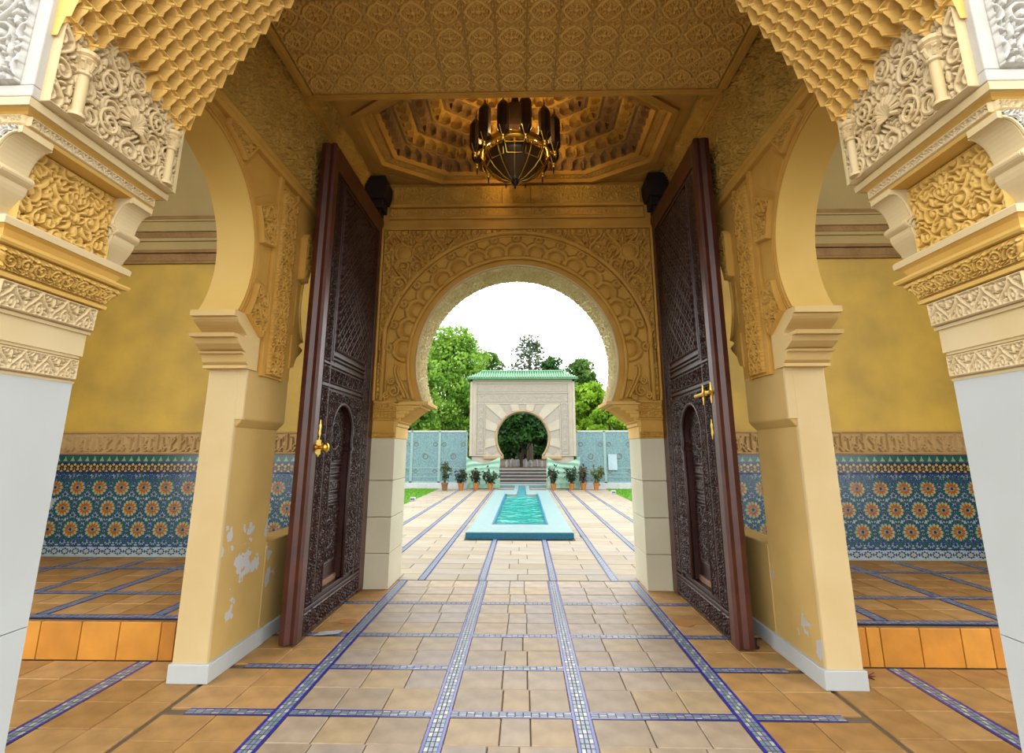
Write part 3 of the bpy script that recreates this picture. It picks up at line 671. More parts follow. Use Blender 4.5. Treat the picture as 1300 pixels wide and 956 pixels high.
def side_wall(s):
    global SX
    SX = -s; where = 'left' if s < 0 else 'right'
    t = thing('wall_'+where, (s*1.9, 3.6, 0), kind='structure')
    t['label'] = 'ochre hall wall with horseshoe arches on the %s' % where
    x0, x1 = -XU, -XO; cy, cz, r = SIDE; zsp = 2.24; hc = math.sqrt(r*r-(cz-zsp)**2); a_sp = math.atan2(zsp-cz, hc)
    c2y, c2z, r2 = S2; h2 = math.sqrt(r2*r2-(c2z-zsp)**2); b_sp = math.atan2(zsp-c2z, h2)
    # upper wall, two outlines split at the crown of the second arch
    A = [(1.93, 5.0), (c2y, 5.0)]+arc(c2y, c2z, r2, PI/2, PI-b_sp, 24)+[(c2y-h2, zsp), (3.93, zsp-0.02), (3.93, 1.88), (3.335, 1.88), (3.335, zsp), (cy+hc, zsp)]
    A += arc(cy, cz, r, a_sp, PI-a_sp, 48)+[(cy-hc, zsp), (1.93, zsp)]
    ou = [(p[0], p[1]) for i, p in enumerate(A) if i == 0 or (abs(p[0]-A[i-1][0])+abs(p[1]-A[i-1][1])) > 1e-5]
    autosmooth(MB().poly(ou, 'x', x1, x0).build('arch_wall', OCHRE, t), 0.5)
    Bp = [(c2y, 5.0), (YE, 5.0), (YE, 1.53), (5.30, 1.53), (5.30, zsp-0.02), (c2y+h2, zsp)]+arc(c2y, c2z, r2, b_sp, PI/2, 24)
    autosmooth(MB().poly(Bp[:-1]+[(c2y, c2z+r2)], 'x', x1, x0).build('arch_wall', OCHRE, t), 0.5)
    # smooth lining of the first arch, paler than the wall
    b = MB(); pts = arc(cy, cz, r-0.003, a_sp, PI-a_sp, 60); V = []; fs = []
    for p in pts: V += [(x0+0.006, p[0], p[1]), (x1-0.006, p[0], p[1])]
    for i in range(len(pts)-1): fs.append([2*i, 2*i+1, 2*i+3, 2*i+2])
    b.add(V, fs); b.build('arch_lining', LINING, t, smooth=True)
    # lower pier, parapet, jamb
    peel = peel_mat('peeling_yellow_paint', [((-1.83, 3.45, 0.80), 0.10), ((-1.83, 3.60, 0.83), 0.09), ((-1.83, 3.68, 0.85), 0.08), ((-1.83, 3.62, 0.62), 0.17), ((-1.83, 3.78, 0.60), 0.10), ((-1.83, 3.52, 0.34), 0.08), ((-1.83, 3.95, 0.78), 0.09), ((-1.83, 3.97, 0.62), 0.09), ((-1.83, 4.0, 0.45), 0.10), ((-1.83, 3.36, 0.72), 0.06)],
                    (0.72, 0.48, 0.15), (0.62, 0.62, 0.60)) if s < 0 else peel_mat('scuffed_yellow_paint', [((1.83, 3.52, 0.28), 0.09), ((1.83, 3.37, 0.20), 0.08), ((1.83, 3.9, 0.5), 0.05)], (0.72, 0.48, 0.15), (0.55, 0.55, 0.52))
    MB().box(-XL, x1, 3.34, 3.93, 0.0, 1.53).build('pier', peel, t, bevel=0.012)
    MB().box(-XL, x1, 3.93, YE, 0.0, 0.69).build('parapet', peel, t, bevel=0.008)
    MB().box(-XL, x1, 5.30, YE, 0.69, 1.53).build('jamb', OCHRE, t)
    MB().poly([(-XL+0.002, 1.50), (-XU+0.001, 1.555), (-XU+0.001, 1.89), (x1, 1.89), (x1, 1.50)], 'y', 3.337, 3.928).build('pier_head', peel, t, bevel=0.008)
    MB().box(-XL-0.0, x1-0.012, 3.326, 3.36, 0.0, 1.88).build('pier_face', PIERF, t, bevel=0.008)
    MB().box(-XU-0.0, x1-0.012, 3.328, 3.36, 1.55, 1.90).build('pier_neck', PIERF, t, bevel=0.006)
    MB().box(-XL+0.028, x1-0.02, 3.305, 3.97, 0.0, 0.105).build('baseboard', MARBLE, t, bevel=0.004)
    for k in range(4): MB().box(-XL+0.020, -XL-0.01, 3.975+k*0.36, 3.97+(k+1)*0.36, 0.0, 0.10).build('baseboard', MARBLE, t, bevel=0.004)
    # capital under the arch foot
    xi, xo = -XU+0.012, x1-0.03
    def cap(name, prof, mt, y_b=3.42):
        pr = [(y_b, prof[0][1])]+prof+[(y_b, prof[-1][1])]
        o = MB().poly(pr, 'x', xo, xi).build(name, mt, t); return o
    cap('abacus', [(3.085, 2.195), (3.085, 2.235)], SIDECAP)
    cap('cavetto', [(3.255-0.14*math.sin(i/8*PI/2)**2.0, 2.085+0.11*i/8) for i in range(9)], SIDECAP)
    cap('ledge', [(3.105, 2.062), (3.095, 2.085)], SIDECAP)
    cap('moulding', [(3.265, 1.985), (3.22, 2.0), (3.17, 2.03), (3.15, 2.062)], SIDECAP)
    cap('ledge', [(3.215, 1.972), (3.205, 1.985)], SIDECAP)
    cap('moulding', [(3.30, 1.905), (3.27, 1.925), (3.245, 1.972)], SIDECAP)
    cap('fillet', [(3.28, 1.885), (3.28, 1.905)], SIDECAP)
    relief('carved_panel', (x0+0.002, 3.33, 1.90), (0, 0.07, 0), (0, 0, 0.08), VINE, 0.08, 0.008, 0.005, OCHRE, t)
    # archivolt, voussoirs, frame
    for rr, q in ((r+0.018, 0.011), (r+0.045, 0.007)): ring('archivolt', (cy, cz), rr, q, a_sp+0.02, PI-a_sp-0.02, x0+0.002, OCHRE, t, 60)
    yl, zt = 0.90, 0.775; d = math.radians(21.5)
    for k in range(10):
        a = math.radians(-31.0)+k*d
        if k % 2 == 0: wedge_relief('voussoir', (cy, cz), r+0.062, a, a+d*0.94, yl, zt, x0, VINE2, 0.20, 0.038, OCHRE, t, 0.004)
        else: wedge_relief('plain_voussoir', (cy, cz), r+0.062, a+0.03, a+d*0.94-0.03, yl, zt, x0, MESHP, 0.2, 0.0, OCHRE, t, 0.004)
    fy = cy+yl
    MB().box(x0-0.01, x0+0.022, fy+0.005, fy+0.060, 1.86, cz+zt).build('frame_strip', OCHRE, t, bevel=0.005)
    relief('vertical_panel', (x0+0.004, fy+0.075, 1.88), (0, 0.215, 0), (0, 0, 1.44), VINE, 0.215, 0.040, 0.0050, OCHRE, t)
    for z in (1.865, 3.325): MB().box(x0-0.01, x0+0.018, fy+0.062, fy+0.30, z, z+0.014).build('frame_strip', OCHRE, t)
    MB().box(x0-0.01, x0+0.022, fy+0.298, fy+0.330, 1.86, cz+zt).build('frame_strip', OCHRE, t, bevel=0.005)
    MB().poly([(x0-0.01, 3.385), (x0+0.035, 3.39), (x0+0.05, 3.415), (x0+0.03, 3.44), (x0+0.045, 3.46), (x0+0.045, 3.475), (x0-0.01, 3.49)], 'y', 1.95, YE).build('string_course', OCHRE, t, bevel=0.003)
    for k in range(6):                                     # second arch
        a = math.radians(10)+k*math.radians(32)
        wedge_relief('voussoir' if k % 2 == 0 else 'plain_voussoir', (c2y, c2z), r2+0.04, a, a+0.5, 0.70, 0.80, x0, VINE2, 0.2, 0.026 if k % 2 == 0 else 0.0, OCHRE, t, 0.03 if k % 2 == 0 else 0.004)
    ring('archivolt', (c2y, c2z), r2+0.018, 0.012, b_sp, PI-b_sp, x0+0.002, OCHRE, t, 50)
    b = MB().poly([(3.90, 1.98), (3.96, 2.0), (4.0, 2.08), (4.08, 2.14), (4.10, 2.17), (4.02, 2.19), (4.06, 2.22), (4.06, 2.25), (3.90, 2.25)], 'x', x1-0.01, x0+0.012); b.build('scroll_corbel', OCHRE, t)
    # carved upper wall
    relief('carved_wall_field', (x0+0.003, 1.98, 3.495), (0, YE-1.98, 0), (0, 0, ZS-3.495), FLOR, 0.30, 0.050, 0.0085, GOLD, t)
    # cornice under the soffit, then a leaning frieze up to the ceiling
    MB().poly([(x0-0.02, ZS-0.055), (x0+0.02, ZS-0.05), (x0+0.03, ZS-0.02), (-XS+0.0, ZS-0.012), (-XS+0.0, ZS+0.012), (x0-0.02, ZS+0.012)], 'y', 1.98, YE).build('cornice', OCHRE, t, bevel=0.002)
    relief('frieze', (-XS-0.005, YS, ZS+0.014), (0, YE-YS, 0), (0.085, 0, ZC-ZS-0.014), FLOR, 0.26, 0.022, 0.009, GOLD, t)
    SX = 1
    # ---------------- side room
    SX = -s
    w = thing('wall_rear_'+where, (s*3.5, YR, 0), kind='structure'); w['label'] = 'yellow side room wall with zellige tile dado on the %s' % where
    xa, xb = -5.2, -XO+0.0
    MB().box(xa, xb, YR+0.012, YR+0.2, 0.0, 5.6).build('stucco_field', STUCCO, w)
    MB().box(xa, xb, YR-0.004, YR+0.02, 4.13, 5.5).build('upper_plaster', VAULT, w)
    # cornice bands
    for nm, z0, z1, p, mt in (('cornice_fillet', 3.53, 3.555, 0.02, BROWN), ('cornice_fillet', 3.665, 3.70, 0.03, BROWN), ('cornice_plain', 3.70, 3.80, 0.035, VAULT), ('cornice_fillet', 3.80, 3.835, 0.06, VAULT), ('cornice_plain', 3.92, 4.04, 0.07, VAULT), ('cornice_fillet', 4.04, 4.06, 0.09, VAULT), ('cornice_plain', 4.06, 4.13, 0.05, BROWN)):
        MB().box(xa, xb, YR-p, YR+0.02, z0, z1).build(nm, mt, w)
    relief('carved_frieze', (xa, YR, 3.56), (xb-xa, 0, 0), (0, 0, 0.10), LATT, 0.10, 0.012, 0.012, BROWN, w)
    relief('carved_frieze', (xa, YR-0.05, 3.838), (xb-xa, 0, 0), (0, 0, 0.08), LATT, 0.08, 0.012, 0.012, BROWN, w)
    MB().box(xa, xb, YR-0.008, YR+0.02, 1.305, 1.555).build('script_ground', TAN, w)
    relief('script_frieze', (xa, YR-0.009, 1.310), (xb-xa, 0, 0), (0, 0, 0.240), SCRI, 0.240, 0.026, 0.0060, TAN, w)
    # zellige dado
    MB().box(xa, xb, YR, YR+0.02, 0.25, 1.305).build('tile_ground', mat('pale_blue_green_glaze', (0.42, 0.52, 0.50), None, 0.25, 30, spec=0.5), w)
    SX = 1
    lo, hi = (-5.1, -2.05) if s < 0 else (2.05, 5.1)
    def prisms(name, shapes, mats, kind='stuff', y=YR, th=0.006):
        b = MB()
        for (pts, m) in shapes:
            b.m = m; n = len(pts); b.add([(p[0], y-th, p[1]) for p in pts]+[(p[0], y+0.001, p[1]) for p in pts], [list(range(n))]+[[i, i+n, (i+1) % n+n, (i+1) % n] for i in range(n)])
        o = b.build(name, mats, w, mirror=False); o['kind'] = kind; return o
    def rect(x0, x1, z0, z1): return [(x0, z0), (x1, z0), (x1, z1), (x0, z1)]
    sh = []; n = int((hi-lo)/0.082)
    for i in range(n):                                     # merlon band: green and pale points
        x = lo+i*0.082; sh.append(([(x+.008, 1.236), (x+.062, 1.236), (x+.044, 1.262), (x+.035, 1.290), (x+.026, 1.262)], 1))
    sh += [(rect(lo, hi, 1.222, 1.232), 2), (rect(lo, hi, 1.294, 1.303), 2), (rect(lo, hi, 1.100, 1.114), 2)]
    prisms('merlon_band', sh, [ZG, ZLG, ZB]); prisms('merlon_ground', [(rect(lo, hi, 1.232, 1.294), 0)], [ZG], th=0.003)
    sh = []; n = int((hi-lo)/0.036)
    for i in range(n):                                     # interlaced band
        x = lo+i*0.036; u = 0.018 if i % 2 else 0.0
        sh.append(([(x, 1.128+u), (x+.018, 1.146+u), (x+.036, 1.128+u), (x+.018, 1.119+u)], 0)); sh.append(([(x, 1.196-u), (x+.018, 1.217-u), (x+.036, 1.196-u), (x+.018, 1.184-u)], 0))
        sh.append(([(x+.006, 1.160), (x+.018, 1.150), (x+.030, 1.160), (x+.018, 1.172)], 0 if i % 2 else 2))
    prisms('interlace_band', sh, [ZY, ZB, ZO], th=0.004)
    prisms('band_ground', [(rect(lo, hi, 1.115, 1.221), 0)], [ZK], th=0.002)
    sh = [(rect(lo, hi, 0.352, 0.362), 0)]; n = int((hi-lo)/0.115)
    for i in range(n):                                     # knot border along the floor
        x = lo+i*0.115+0.057; z = 0.305
        for k in range(8):
            a = k*PI/4; c, q = math.cos(a), math.sin(a); px, pz = x+0.033*c, z+0.026*q
            sh.append(([(px+.012*c, pz+.010*q), (px-.010*q, pz+.009*c), (px-.010*c, pz-.009*q), (px+.010*q, pz-.009*c)], 0 if k % 2 else 2))
        sh.append(([(x-.010, z), (x, z-.009), (x+.010, z), (x, z+.009)], 1)); sh.append(([(x+.050, z), (x+.0575, z-.018), (x+.065, z), (x+.0575, z+.018)], 0))
    prisms('knot_border', sh, [ZB, ZY, ZK])
    # rosettes and small stars: shared meshes, one object each
    if not hasattr(side_wall, 'ros'):
        def kite(b, m, a, r0, r1, wd, mid=0.55, th=0.006):
            c, q = math.cos(a), math.sin(a); rm = r0+(r1-r0)*mid
            P = [(r0*c, r0*q), (rm*c-wd*q, rm*q+wd*c), (r1*c, r1*q), (rm*c+wd*q, rm*q-wd*c)]; b.m = m
            b.add([(p[0], -th, p[1]) for p in P]+[(p[0], 0.001, p[1]) for p in P], [[3, 2, 1, 0]]+[[i, (i+1) % 4, (i+1) % 4+4, i+4] for i in range(4)])
        b = MB()
        for k in range(12):
            a = 2*PI*(k+.5)/12; kite(b, 0, a, 0.019, 0.066, 0.0125, 0.6); kite(b, 1, a+PI/12, 0.044, 0.080, 0.0095, 0.55); kite(b, 2, a, 0.068, 0.124, 0.0180, 0.5)
            kite(b, 3, a+PI/12, 0.083, 0.122, 0.0115, 0.5)
        b.m = 4; n = 8; P = [((0.020 if k % 2 else 0.013)*math.cos(k*PI/8), (0.020 if k % 2 else 0.013)*math.sin(k*PI/8)) for k in range(16)]
        b.add([(p[0], -0.006, p[1]) for p in P], [list(range(16))[::-1]])
        side_wall.ros = b.mesh('tile_rosette', [ZO, ZY, ZG, ZB, ZK], mirror=False)
        b = MB()
        for k in range(8):
            a = 2*PI*k/8; kite(b, 1, a, 0.021, 0.062, 0.0125, 0.5); kite(b, 0, a+PI/8, 0.036, 0.066, 0.0080, 0.5)
        b.m = 0; P = [((0.020 if k % 2 else 0.014)*math.cos(k*PI/8), (0.020 if k % 2 else 0.014)*math.sin(k*PI/8)) for k in range(16)]
        b.add([(p[0], -0.006, p[1]) for p in P], [list(range(16))[::-1]])
        side_wall.star = b.mesh('tile_star', [ZB, ZG], mirror=False)
    P = 0.245; zrow = [0.525, 0.742, 0.958]
    for j, z in enumerate(zrow):
        for i in range(13):
            x = lo+0.06+(i+(0.5 if j % 2 else 0.0))*P
            if x > hi: continue
            link('tile_rosette', side_wall.ros, w, Matrix.Translation((x, YR, z)))
            if i < 12:
                link('tile_star', side_wall.star, w, Matrix.Translation((x+P/2, YR, z+0.040)))
                if j < 2: link('tile_star', side_wall.star, w, Matrix.Translation((x, YR, z+0.145)) @ Matrix.Rotation(PI/8, 4, 'Y'))
                if j == 0: [link('tile_star', side_wall.star, w, Matrix.Translation((x+P*q_, YR, z-h_))) for q_, h_ in ((0.5, 0.080), (0.25, 0.122), (0.75, 0.122))]
                if j == 2: [link('tile_star', side_wall.star, w, Matrix.Translation((x+P*q_, YR, z+h_))) for q_, h_ in ((0, 0.110), (0.5, 0.108), (0.25, 0.112))]
    # outer wall and ceiling of the side room
    SX = -s
    ow = MB().box(-5.2, -5.35, 3.4, YR+0.2, 0, 5.6).build('wall_outer_'+where, STUCCO); tag(ow, kind='structure')
    cl = MB().box(-XO+0.005, -5.35, 1.5, YR+0.2, 5.3, 5.42).build('ceiling_side_'+where, VAULT); tag(cl, kind='structure')
    SX = 1
for s in (-1, 1): side_wall(s)

# ================================================================== end wall with the great horseshoe arch
ew = thing('wall_end', (0, YE, 0), kind='structure'); ew['label'] = 'carved ochre end wall with a great horseshoe arch'
hz, hr = HORSE; zsp = 1.86; hc = math.sqrt(hr*hr-(hz-zsp)**2); asp = math.atan2(zsp-hz, hc)
for sg in (-1, 1):
    half = [(0, 5.2), (sg*1.86, 5.2), (sg*1.86, 1.475), (sg*1.30, 1.475), (sg*1.30, 1.60), (sg*hc, zsp-0.02)]
    n = 40; half += [(sg*hr*math.cos(asp+(PI/2-asp)*i/n), hz+hr*math.sin(asp+(PI/2-asp)*i/n)) for i in range(n+1)]
    autosmooth(MB().poly(half, 'y', YE, YB).build('arch_wall', OCHRE, ew, mirror=False), 0.5)
    MB().box(*sorted((sg*1.54, sg*1.86)), YE+0.03, YB-0.03, 0, 1.475).build('rear_wall', OCHRE, ew, mirror=False)
    for k, (z0, z1) in enumerate(((0.0, 0.335), (0.339, 0.683), (0.687, 1.045), (1.049, 1.475))):
        MB().box(*sorted((sg*1.285, sg*1.545)), YE-0.012, YB+0.012, z0, z1).build('marble_block', JAMB, ew, bevel=0.005, mirror=False)
    # capital: bands on the front, stepped corbel under the arch foot
    for z0, z1, p in ((1.475, 1.485, 0.02), (1.540, 1.552, 0.02), (1.668, 1.682, 0.022), (1.760, 1.772, 0.024), (1.845, 1.868, 0.03)):
        MB().box(*sorted((sg*(1.30 if z0 < 1.6 else 1.26), sg*1.56)), YE-p, YE+0.05, z0, z1).build('fillet', OCHRE, ew, mirror=False)
    for z0, z1 in ((1.487, 1.538), (1.684, 1.758), (1.774, 1.844)):
        a, c = sorted((sg*1.285, sg*1.545)); relief('carved_band', (a, YE-0.012, z0), (c-a, 0, 0), (0, 0, z1-z0), LATT, z1-z0, 0.022, 0.006, OCHRE, ew, mirror=False)
    steps = [(1.278, 1.60), (1.262, 1.645), (1.235, 1.69), (1.195, 1.735), (1.15, 1.77), (1.10, 1.80), (1.02, 1.825)]
    zb = 1.475
    prev = 1.475
    for k, (xe, zt) in enumerate(steps):
        MB().box(*sorted((sg*xe, sg*1.31)), YE-0.006+0.0005*k, YB+0.016, prev, zt).build('corbel_course', YELL, ew, bevel=0.006, mirror=False); prev = zt
    MB().box(*sorted((sg*0.945, sg*1.31)), YE-0.03, YB+0.03, 1.825, 1.862).build('corbel_course', YELL, ew, bevel=0.005, mirror=False)
def intr(u, v):
    a = asp+(PI-2*asp)*u; rr = hr-0.004; P = np.stack([rr*np.cos(a), YE+0.02+(YB-YE-0.04)*v, hz+rr*np.sin(a)], 1); N = np.stack([-np.cos(a), np.zeros_like(a), -np.sin(a)], 1); return P, N
relief_surf('intrados_carving', intr, 460, 60, FLOR, 9, 1.2, 0.026, INTR, ew)
for y, rad in ((YE, 0.012), (YB, 0.014)):
    b = MB(); b.tube([((hr+0.004)*math.cos(asp+(PI-2*asp)*i/80), y, hz+(hr+0.004)*math.sin(asp+(PI-2*asp)*i/80)) for i in range(81)], rad, 8); b.build('arch_bead', CREAM2, ew, smooth=True)
# extrados rim, lobed ornament between
ER, EZ = 1.490, 2.285
rim = [(1.452, YE-0.046, 1.87)]+[(ER*math.cos(a), YE-0.046, EZ+ER*math.sin(a)) for a in np.linspace(-0.0, PI, 90) if abs(ER*math.cos(a)) < 1.452]+[(-1.452, YE-0.046, 1.87)]
b = MB(); b.tube(rim, 0.026, 8); b.build('extrados_rim', OCHRE, ew, smooth=True)
b = MB(); b.tube([(p[0]*0.972, p[1]+0.004, (p[2]-EZ)*0.972+EZ if p[2] > EZ else p[2]) for p in rim], 0.010, 8); b.build('extrados_rim', OCHRE, ew, smooth=True)
b = MB(); b.tube([((hr+0.085)*math.cos(t), YE-0.036, hz+(hr+0.085)*math.sin(t)) for t in np.linspace(asp+0.05, PI-asp-0.05, 90)], 0.020, 8); b.build('inner_rim', OCHRE, ew, smooth=True)
NL = 17; st = (PI-0.02)/NL; LR = 1.225; RL = LR*st/2*1.04
def lobe_fn(u, v):
    a = asp*0.42+(PI-2*asp*0.42)*(1-u); rm = np.minimum(ER-0.035, 1.425/np.maximum(np.abs(np.cos(a)), 1e-3)); r0 = hr+0.10; r = r0+(rm-r0)*v
    X, Z = r*np.cos(a), hz+r*np.sin(a); H = np.full_like(X, 0.62)
    k = np.clip(np.floor((a-0.01)/st), 0, NL-1); ak = 0.01+(k+0.5)*st
    def groove(d, half, h_in=1.0):
        nonlocal H
        H = np.where((d < half+0.020), np.minimum(H, 0.05+0.0*d), H); H = np.where(d < half, h_in, H)
    best = np.full_like(X, 9.0)
    for kk in range(NL):
        a_ = 0.01+(kk+0.5)*st; dx, dz = X-LR*np.cos(a_), Z-(hz+LR*np.sin(a_)); D = np.hypot(dx, dz); side = (dx*np.cos(a_)+dz*np.sin(a_)) > -0.03
        H = np.where((D < RL-0.05), 0.70+0.30*np.sqrt(np.clip(1-(D/(RL-0.05))**2, 0, 1)), H)
        best = np.where(side, np.minimum(best, np.abs(D-RL)), best)
    groove(best, 0.017)
    for kk in range(NL):
        a_ = 0.01+(kk+0.5)*st; q = LR+RL+0.060; D = np.hypot(X-q*np.cos(a_), Z-(hz+q*np.sin(a_)))
        groove(np.abs(D-0.030), 0.011)
    P = np.stack([X, np.full_like(X, YE-0.004), Z], 1)-np.array([0, 0.062, 0])*H[:, None]
    P[(v < 1e-6) | (v > 1-1e-6), 1] = YE+0.002
    return P, np.tile(np.array([0, -1.0, 0]), (len(u), 1))
relief_surf('lobed_band', lobe_fn, 860, 64, MESHP, 1, 1, 0.0, OCHRE, ew)
for sg in (-1, 1):                                         # long foot strokes and curls at the springing
    b = MB(); b.tube([(sg*x, YE-0.056, z) for x, z in ((1.30, 2.26), (1.315, 2.20), (1.305, 2.14), (1.27, 2.06), (1.225, 1.97), (1.19, 1.90))], 0.016, 7); b.build('foot_stroke', OCHRE, ew, True, mirror=False)
    b = MB(); b.tube([(sg*x, YE-0.056, z) for x, z in ((1.27, 2.24), (1.28, 2.18), (1.265, 2.12), (1.225, 2.04), (1.18, 1.95), (1.15, 1.89))], 0.012, 7); b.build('foot_stroke', OCHRE, ew, True, mirror=False)
    for cx, cz, R, d in ((1.315, 1.97, 0.062, 1), (1.345, 2.075, 0.040, -1), (1.25, 1.90, 0.03, 1), (1.395, 1.92, 0.035, -1)):
        b = MB(); b.tube([(sg*(cx+R*(1-0.8*t)*math.cos(d*9*t+2)), YE-0.056, cz+R*(1-0.8*t)*math.sin(d*9*t+2)) for t in np.linspace(0, 1, 34)], 0.010, 6); b.build('foot_curl', OCHRE, ew, True, mirror=False)
def m_sp(P):
    x, z = P[:, 0], P[:, 2]; return np.where(z > EZ, np.hypot(x, z-EZ) > ER+0.004, np.abs(x) > 1.458)
relief('spandrel_carving', (-1.505, YE-0.002, 1.875), (3.01, 0, 0), (0, 0, 1.935), VINE, 0.40, 0.062, 0.0080, OCHRE, ew, (0.5-1.505/0.40, 0), m_sp)
for sg in (-1, 1):
    q = MB(); q.lathe([(0.110, -0.04), (0.108, 0.018), (0.094, 0.024), (0.088, 0.006), (0.080, 0.006), (0.074, 0.018), (0.004, 0.022)], n=24); o = link('round_boss', q.mesh('round_boss', OCHRE, True, mirror=False), ew, Matrix.Translation((sg*1.27, YE-0.045, 3.53)) @ Matrix.Rotation(PI/2, 4, 'X'))
    for (bx, bz, br) in ((1.40, 3.20, 0.05), (1.30, 3.05, 0.055), (1.14, 3.30, 0.05), (0.98, 3.55, 0.05), (0.78, 3.68, 0.045), (1.42, 2.80, 0.04), (1.43, 2.45, 0.032), (1.12, 3.70, 0.045)):
        q = MB()
        for k in range(6):
            a = k*PI/3; q.lathe([(br*0.40, 0.002), (br*0.36, 0.022), (0.002, 0.028)], (sg*0+br*0.55*math.cos(a), br*0.55*math.sin(a), 0), 8)
        q.lathe([(br*0.35, 0.0), (br*0.28, 0.034), (0.002, 0.038)], n=8)
        link('flower_boss', q.mesh('flower_boss', OCHRE, True, mirror=False), ew, Matrix.Translation((sg*bx, YE-0.045, bz)) @ Matrix.Rotation(PI/2, 4, 'X'))
    MB().box(*sorted((sg*1.508, sg*1.545)), YE-0.068, YE+0.02, 1.868, 3.83).build('frame_strip', OCHRE, ew, bevel=0.005, mirror=False)
MB().box(-1.545, 1.545, YE-0.068, YE+0.02, 3.812, 3.845).build('frame_strip', OCHRE, ew, bevel=0.005)
MB().box(-1.50, 1.50, YE-0.012, YE+0.02, 3.845, 3.955).build('plain_frieze', OCHRE, ew)
MB().box(-1.47, 1.47, YE-0.045, YE+0.02, 3.955, 3.985).build('fillet', OCHRE, ew, bevel=0.006)
relief('carved_frieze', (-1.46, YE-0.022, 3.987), (2.92, 0, 0), (0, 0, 0.105), FLOR, 0.21, 0.02, 0.009, OCHRE, ew)
MB().box(-1.455, 1.455, YE-0.065, YE+0.02, 4.095, 4.130).build('fillet', OCHRE, ew, bevel=0.006)
for (a, c) in ((-1.43, -0.17), (-0.165, 0.165), (0.17, 1.43)):
    relief('carved_frieze', (a, YE-0.03, 4.134), (c-a, 0, 0), (0, 0, 0.225), FLOR, 0.225, 0.022, 0.009, GOLD, ew)

# ================================================================== ceiling: carved soffit, octagonal coffer of muqarnas
ce = thing('ceiling', (0, 4.5, ZC), kind='structure'); ce['label'] = 'carved gold ceiling with an octagonal muqarnas coffer'
MB().box(-XS-0.06, XS+0.06, 2.09, YS, ZS+0.012, ZS+0.5).build('soffit_slab', GOLD, ce)
N = 15; tw = (2*XS-0.14)/N
coff = relief('coffer_tile', (-tw/2, tw/2, 0), (tw, 0, 0), (0, -tw, 0), STAR, tw, 0.028, tw/60, SOFFIT, mesh_only=True, frame=0)
for i in range(N):
    for j in range(8):
        y = YS-0.06-tw*(j+0.5)
        if y < 2.2: continue
        link('coffer_tile', coff, ce, Matrix.Translation((-XS+0.07+tw*(i+0.5), y, ZS+0.011)))
for (x0, x1, y0, y1) in ((-XS, XS, YS-0.055, YS+0.0), (-XS-0.02, -XS+0.06, 2.09, YS-0.055), (XS-0.06, XS+0.02, 2.09, YS-0.055)):
    MB().box(x0, x1, y0, y1, ZS-0.030, ZS+0.05).build('soffit_border', OCHRE, ce, bevel=0.012)
    MB().box(x0+0.015, x1-0.015, y0+0.012, y1-0.012, ZS-0.042, ZS-0.02).build('soffit_bead', OCHRE, ce, bevel=0.006)
MB().box(-XS-0.1, XS+0.1, YS-0.03, YS, ZS, ZC+0.1).build('soffit_back', GOLD, ce)
OX, OY, OYC = 1.52, 0.84, 4.55; cxo, cyo = 0.62, 0.42
def octo(f, fy=None, grow=0.0):
    a, b = OX*f+grow, OY*(fy or f)+grow; p, q = a-(a*cxo*0.62), b-(b*0.5)
    return [(a, -q), (a, q), (a-(a*0.40), b), (-(a-(a*0.40)), b), (-a, q), (-a, -q), (-(a-(a*0.40)), -b), (a-(a*0.40), -b)]
def octo_ring(name, f0, z0, f1, z1, mt):
    A, B = octo(f0), octo(f1); V = [(p[0], OYC+p[1], z0) for p in A]+[(p[0], OYC+p[1], z1) for p in B]
    return link(name, raw_mesh(name, V, [[i, i+8, (i+1) % 8+8, (i+1) % 8] for i in range(8)], mt), ce)
# flat ceiling round the octagon, built as eight pieces between the octagon and the room edge
A = octo(1.0); bx, by0, by1 = 1.68, YS-0.01, YE+0.02
outer = [(bx, by0-OYC), (bx, by1-OYC), (bx, by1-OYC), (-bx, by1-OYC), (-bx, by1-OYC), (-bx, by0-OYC), (-bx, by0-OYC), (bx, by0-OYC)]
V = [(p[0], OYC+p[1], ZC) for p in A]+[(p[0], OYC+p[1], ZC) for p in outer]
link('ceiling_field', raw_mesh('ceiling_field', V, [[i, i+8, (i+1) % 8+8, (i+1) % 8] for i in range(8)], OCHRE), ce)
octo_ring('octagon_moulding', 1.0, ZC-0.03, 0.955, ZC-0.035, OCHRE); octo_ring('octagon_moulding', 1.0, ZC+0.001, 1.0, ZC-0.03, OCHRE)
octo_ring('octagon_moulding', 0.955, ZC-0.035, 0.935, ZC+0.005, OCHRE); octo_ring('octagon_moulding', 0.885, ZC+0.035, 0.865, ZC+0.02, OCHRE); octo_ring('octagon_moulding', 0.865, ZC+0.02, 0.84, ZC+0.06, OCHRE)
A0, A1 = octo(0.935), octo(0.885)
for i in range(8):                                         # carved sloping band of the frame
    j = (i+1) % 8; p0, p1, q0, q1 = [np.array((p[0], OYC+p[1], z)) for p, z in ((A0[i], ZC+0.005), (A0[j], ZC+0.005), (A1[i], ZC+0.035), (A1[j], ZC+0.035))]
    ln = np.linalg.norm(p1-p0)
    def fn(u, v, p0=p0, p1=p1, q0=q0, q1=q1):
        a = p0+(p1-p0)*u[:, None]; c = q0+(q1-q0)*u[:, None]; P = a+(c-a)*v[:, None]; return P, np.tile(np.array([0, 0, -1.0]), (len(u), 1))
    relief_surf('octagon_band', lambda u, v, f=fn: f(1-u, v), max(8, int(ln/0.011)), 9, LATT, ln/0.075, 1.0, 0.012, OCHRE, ce)
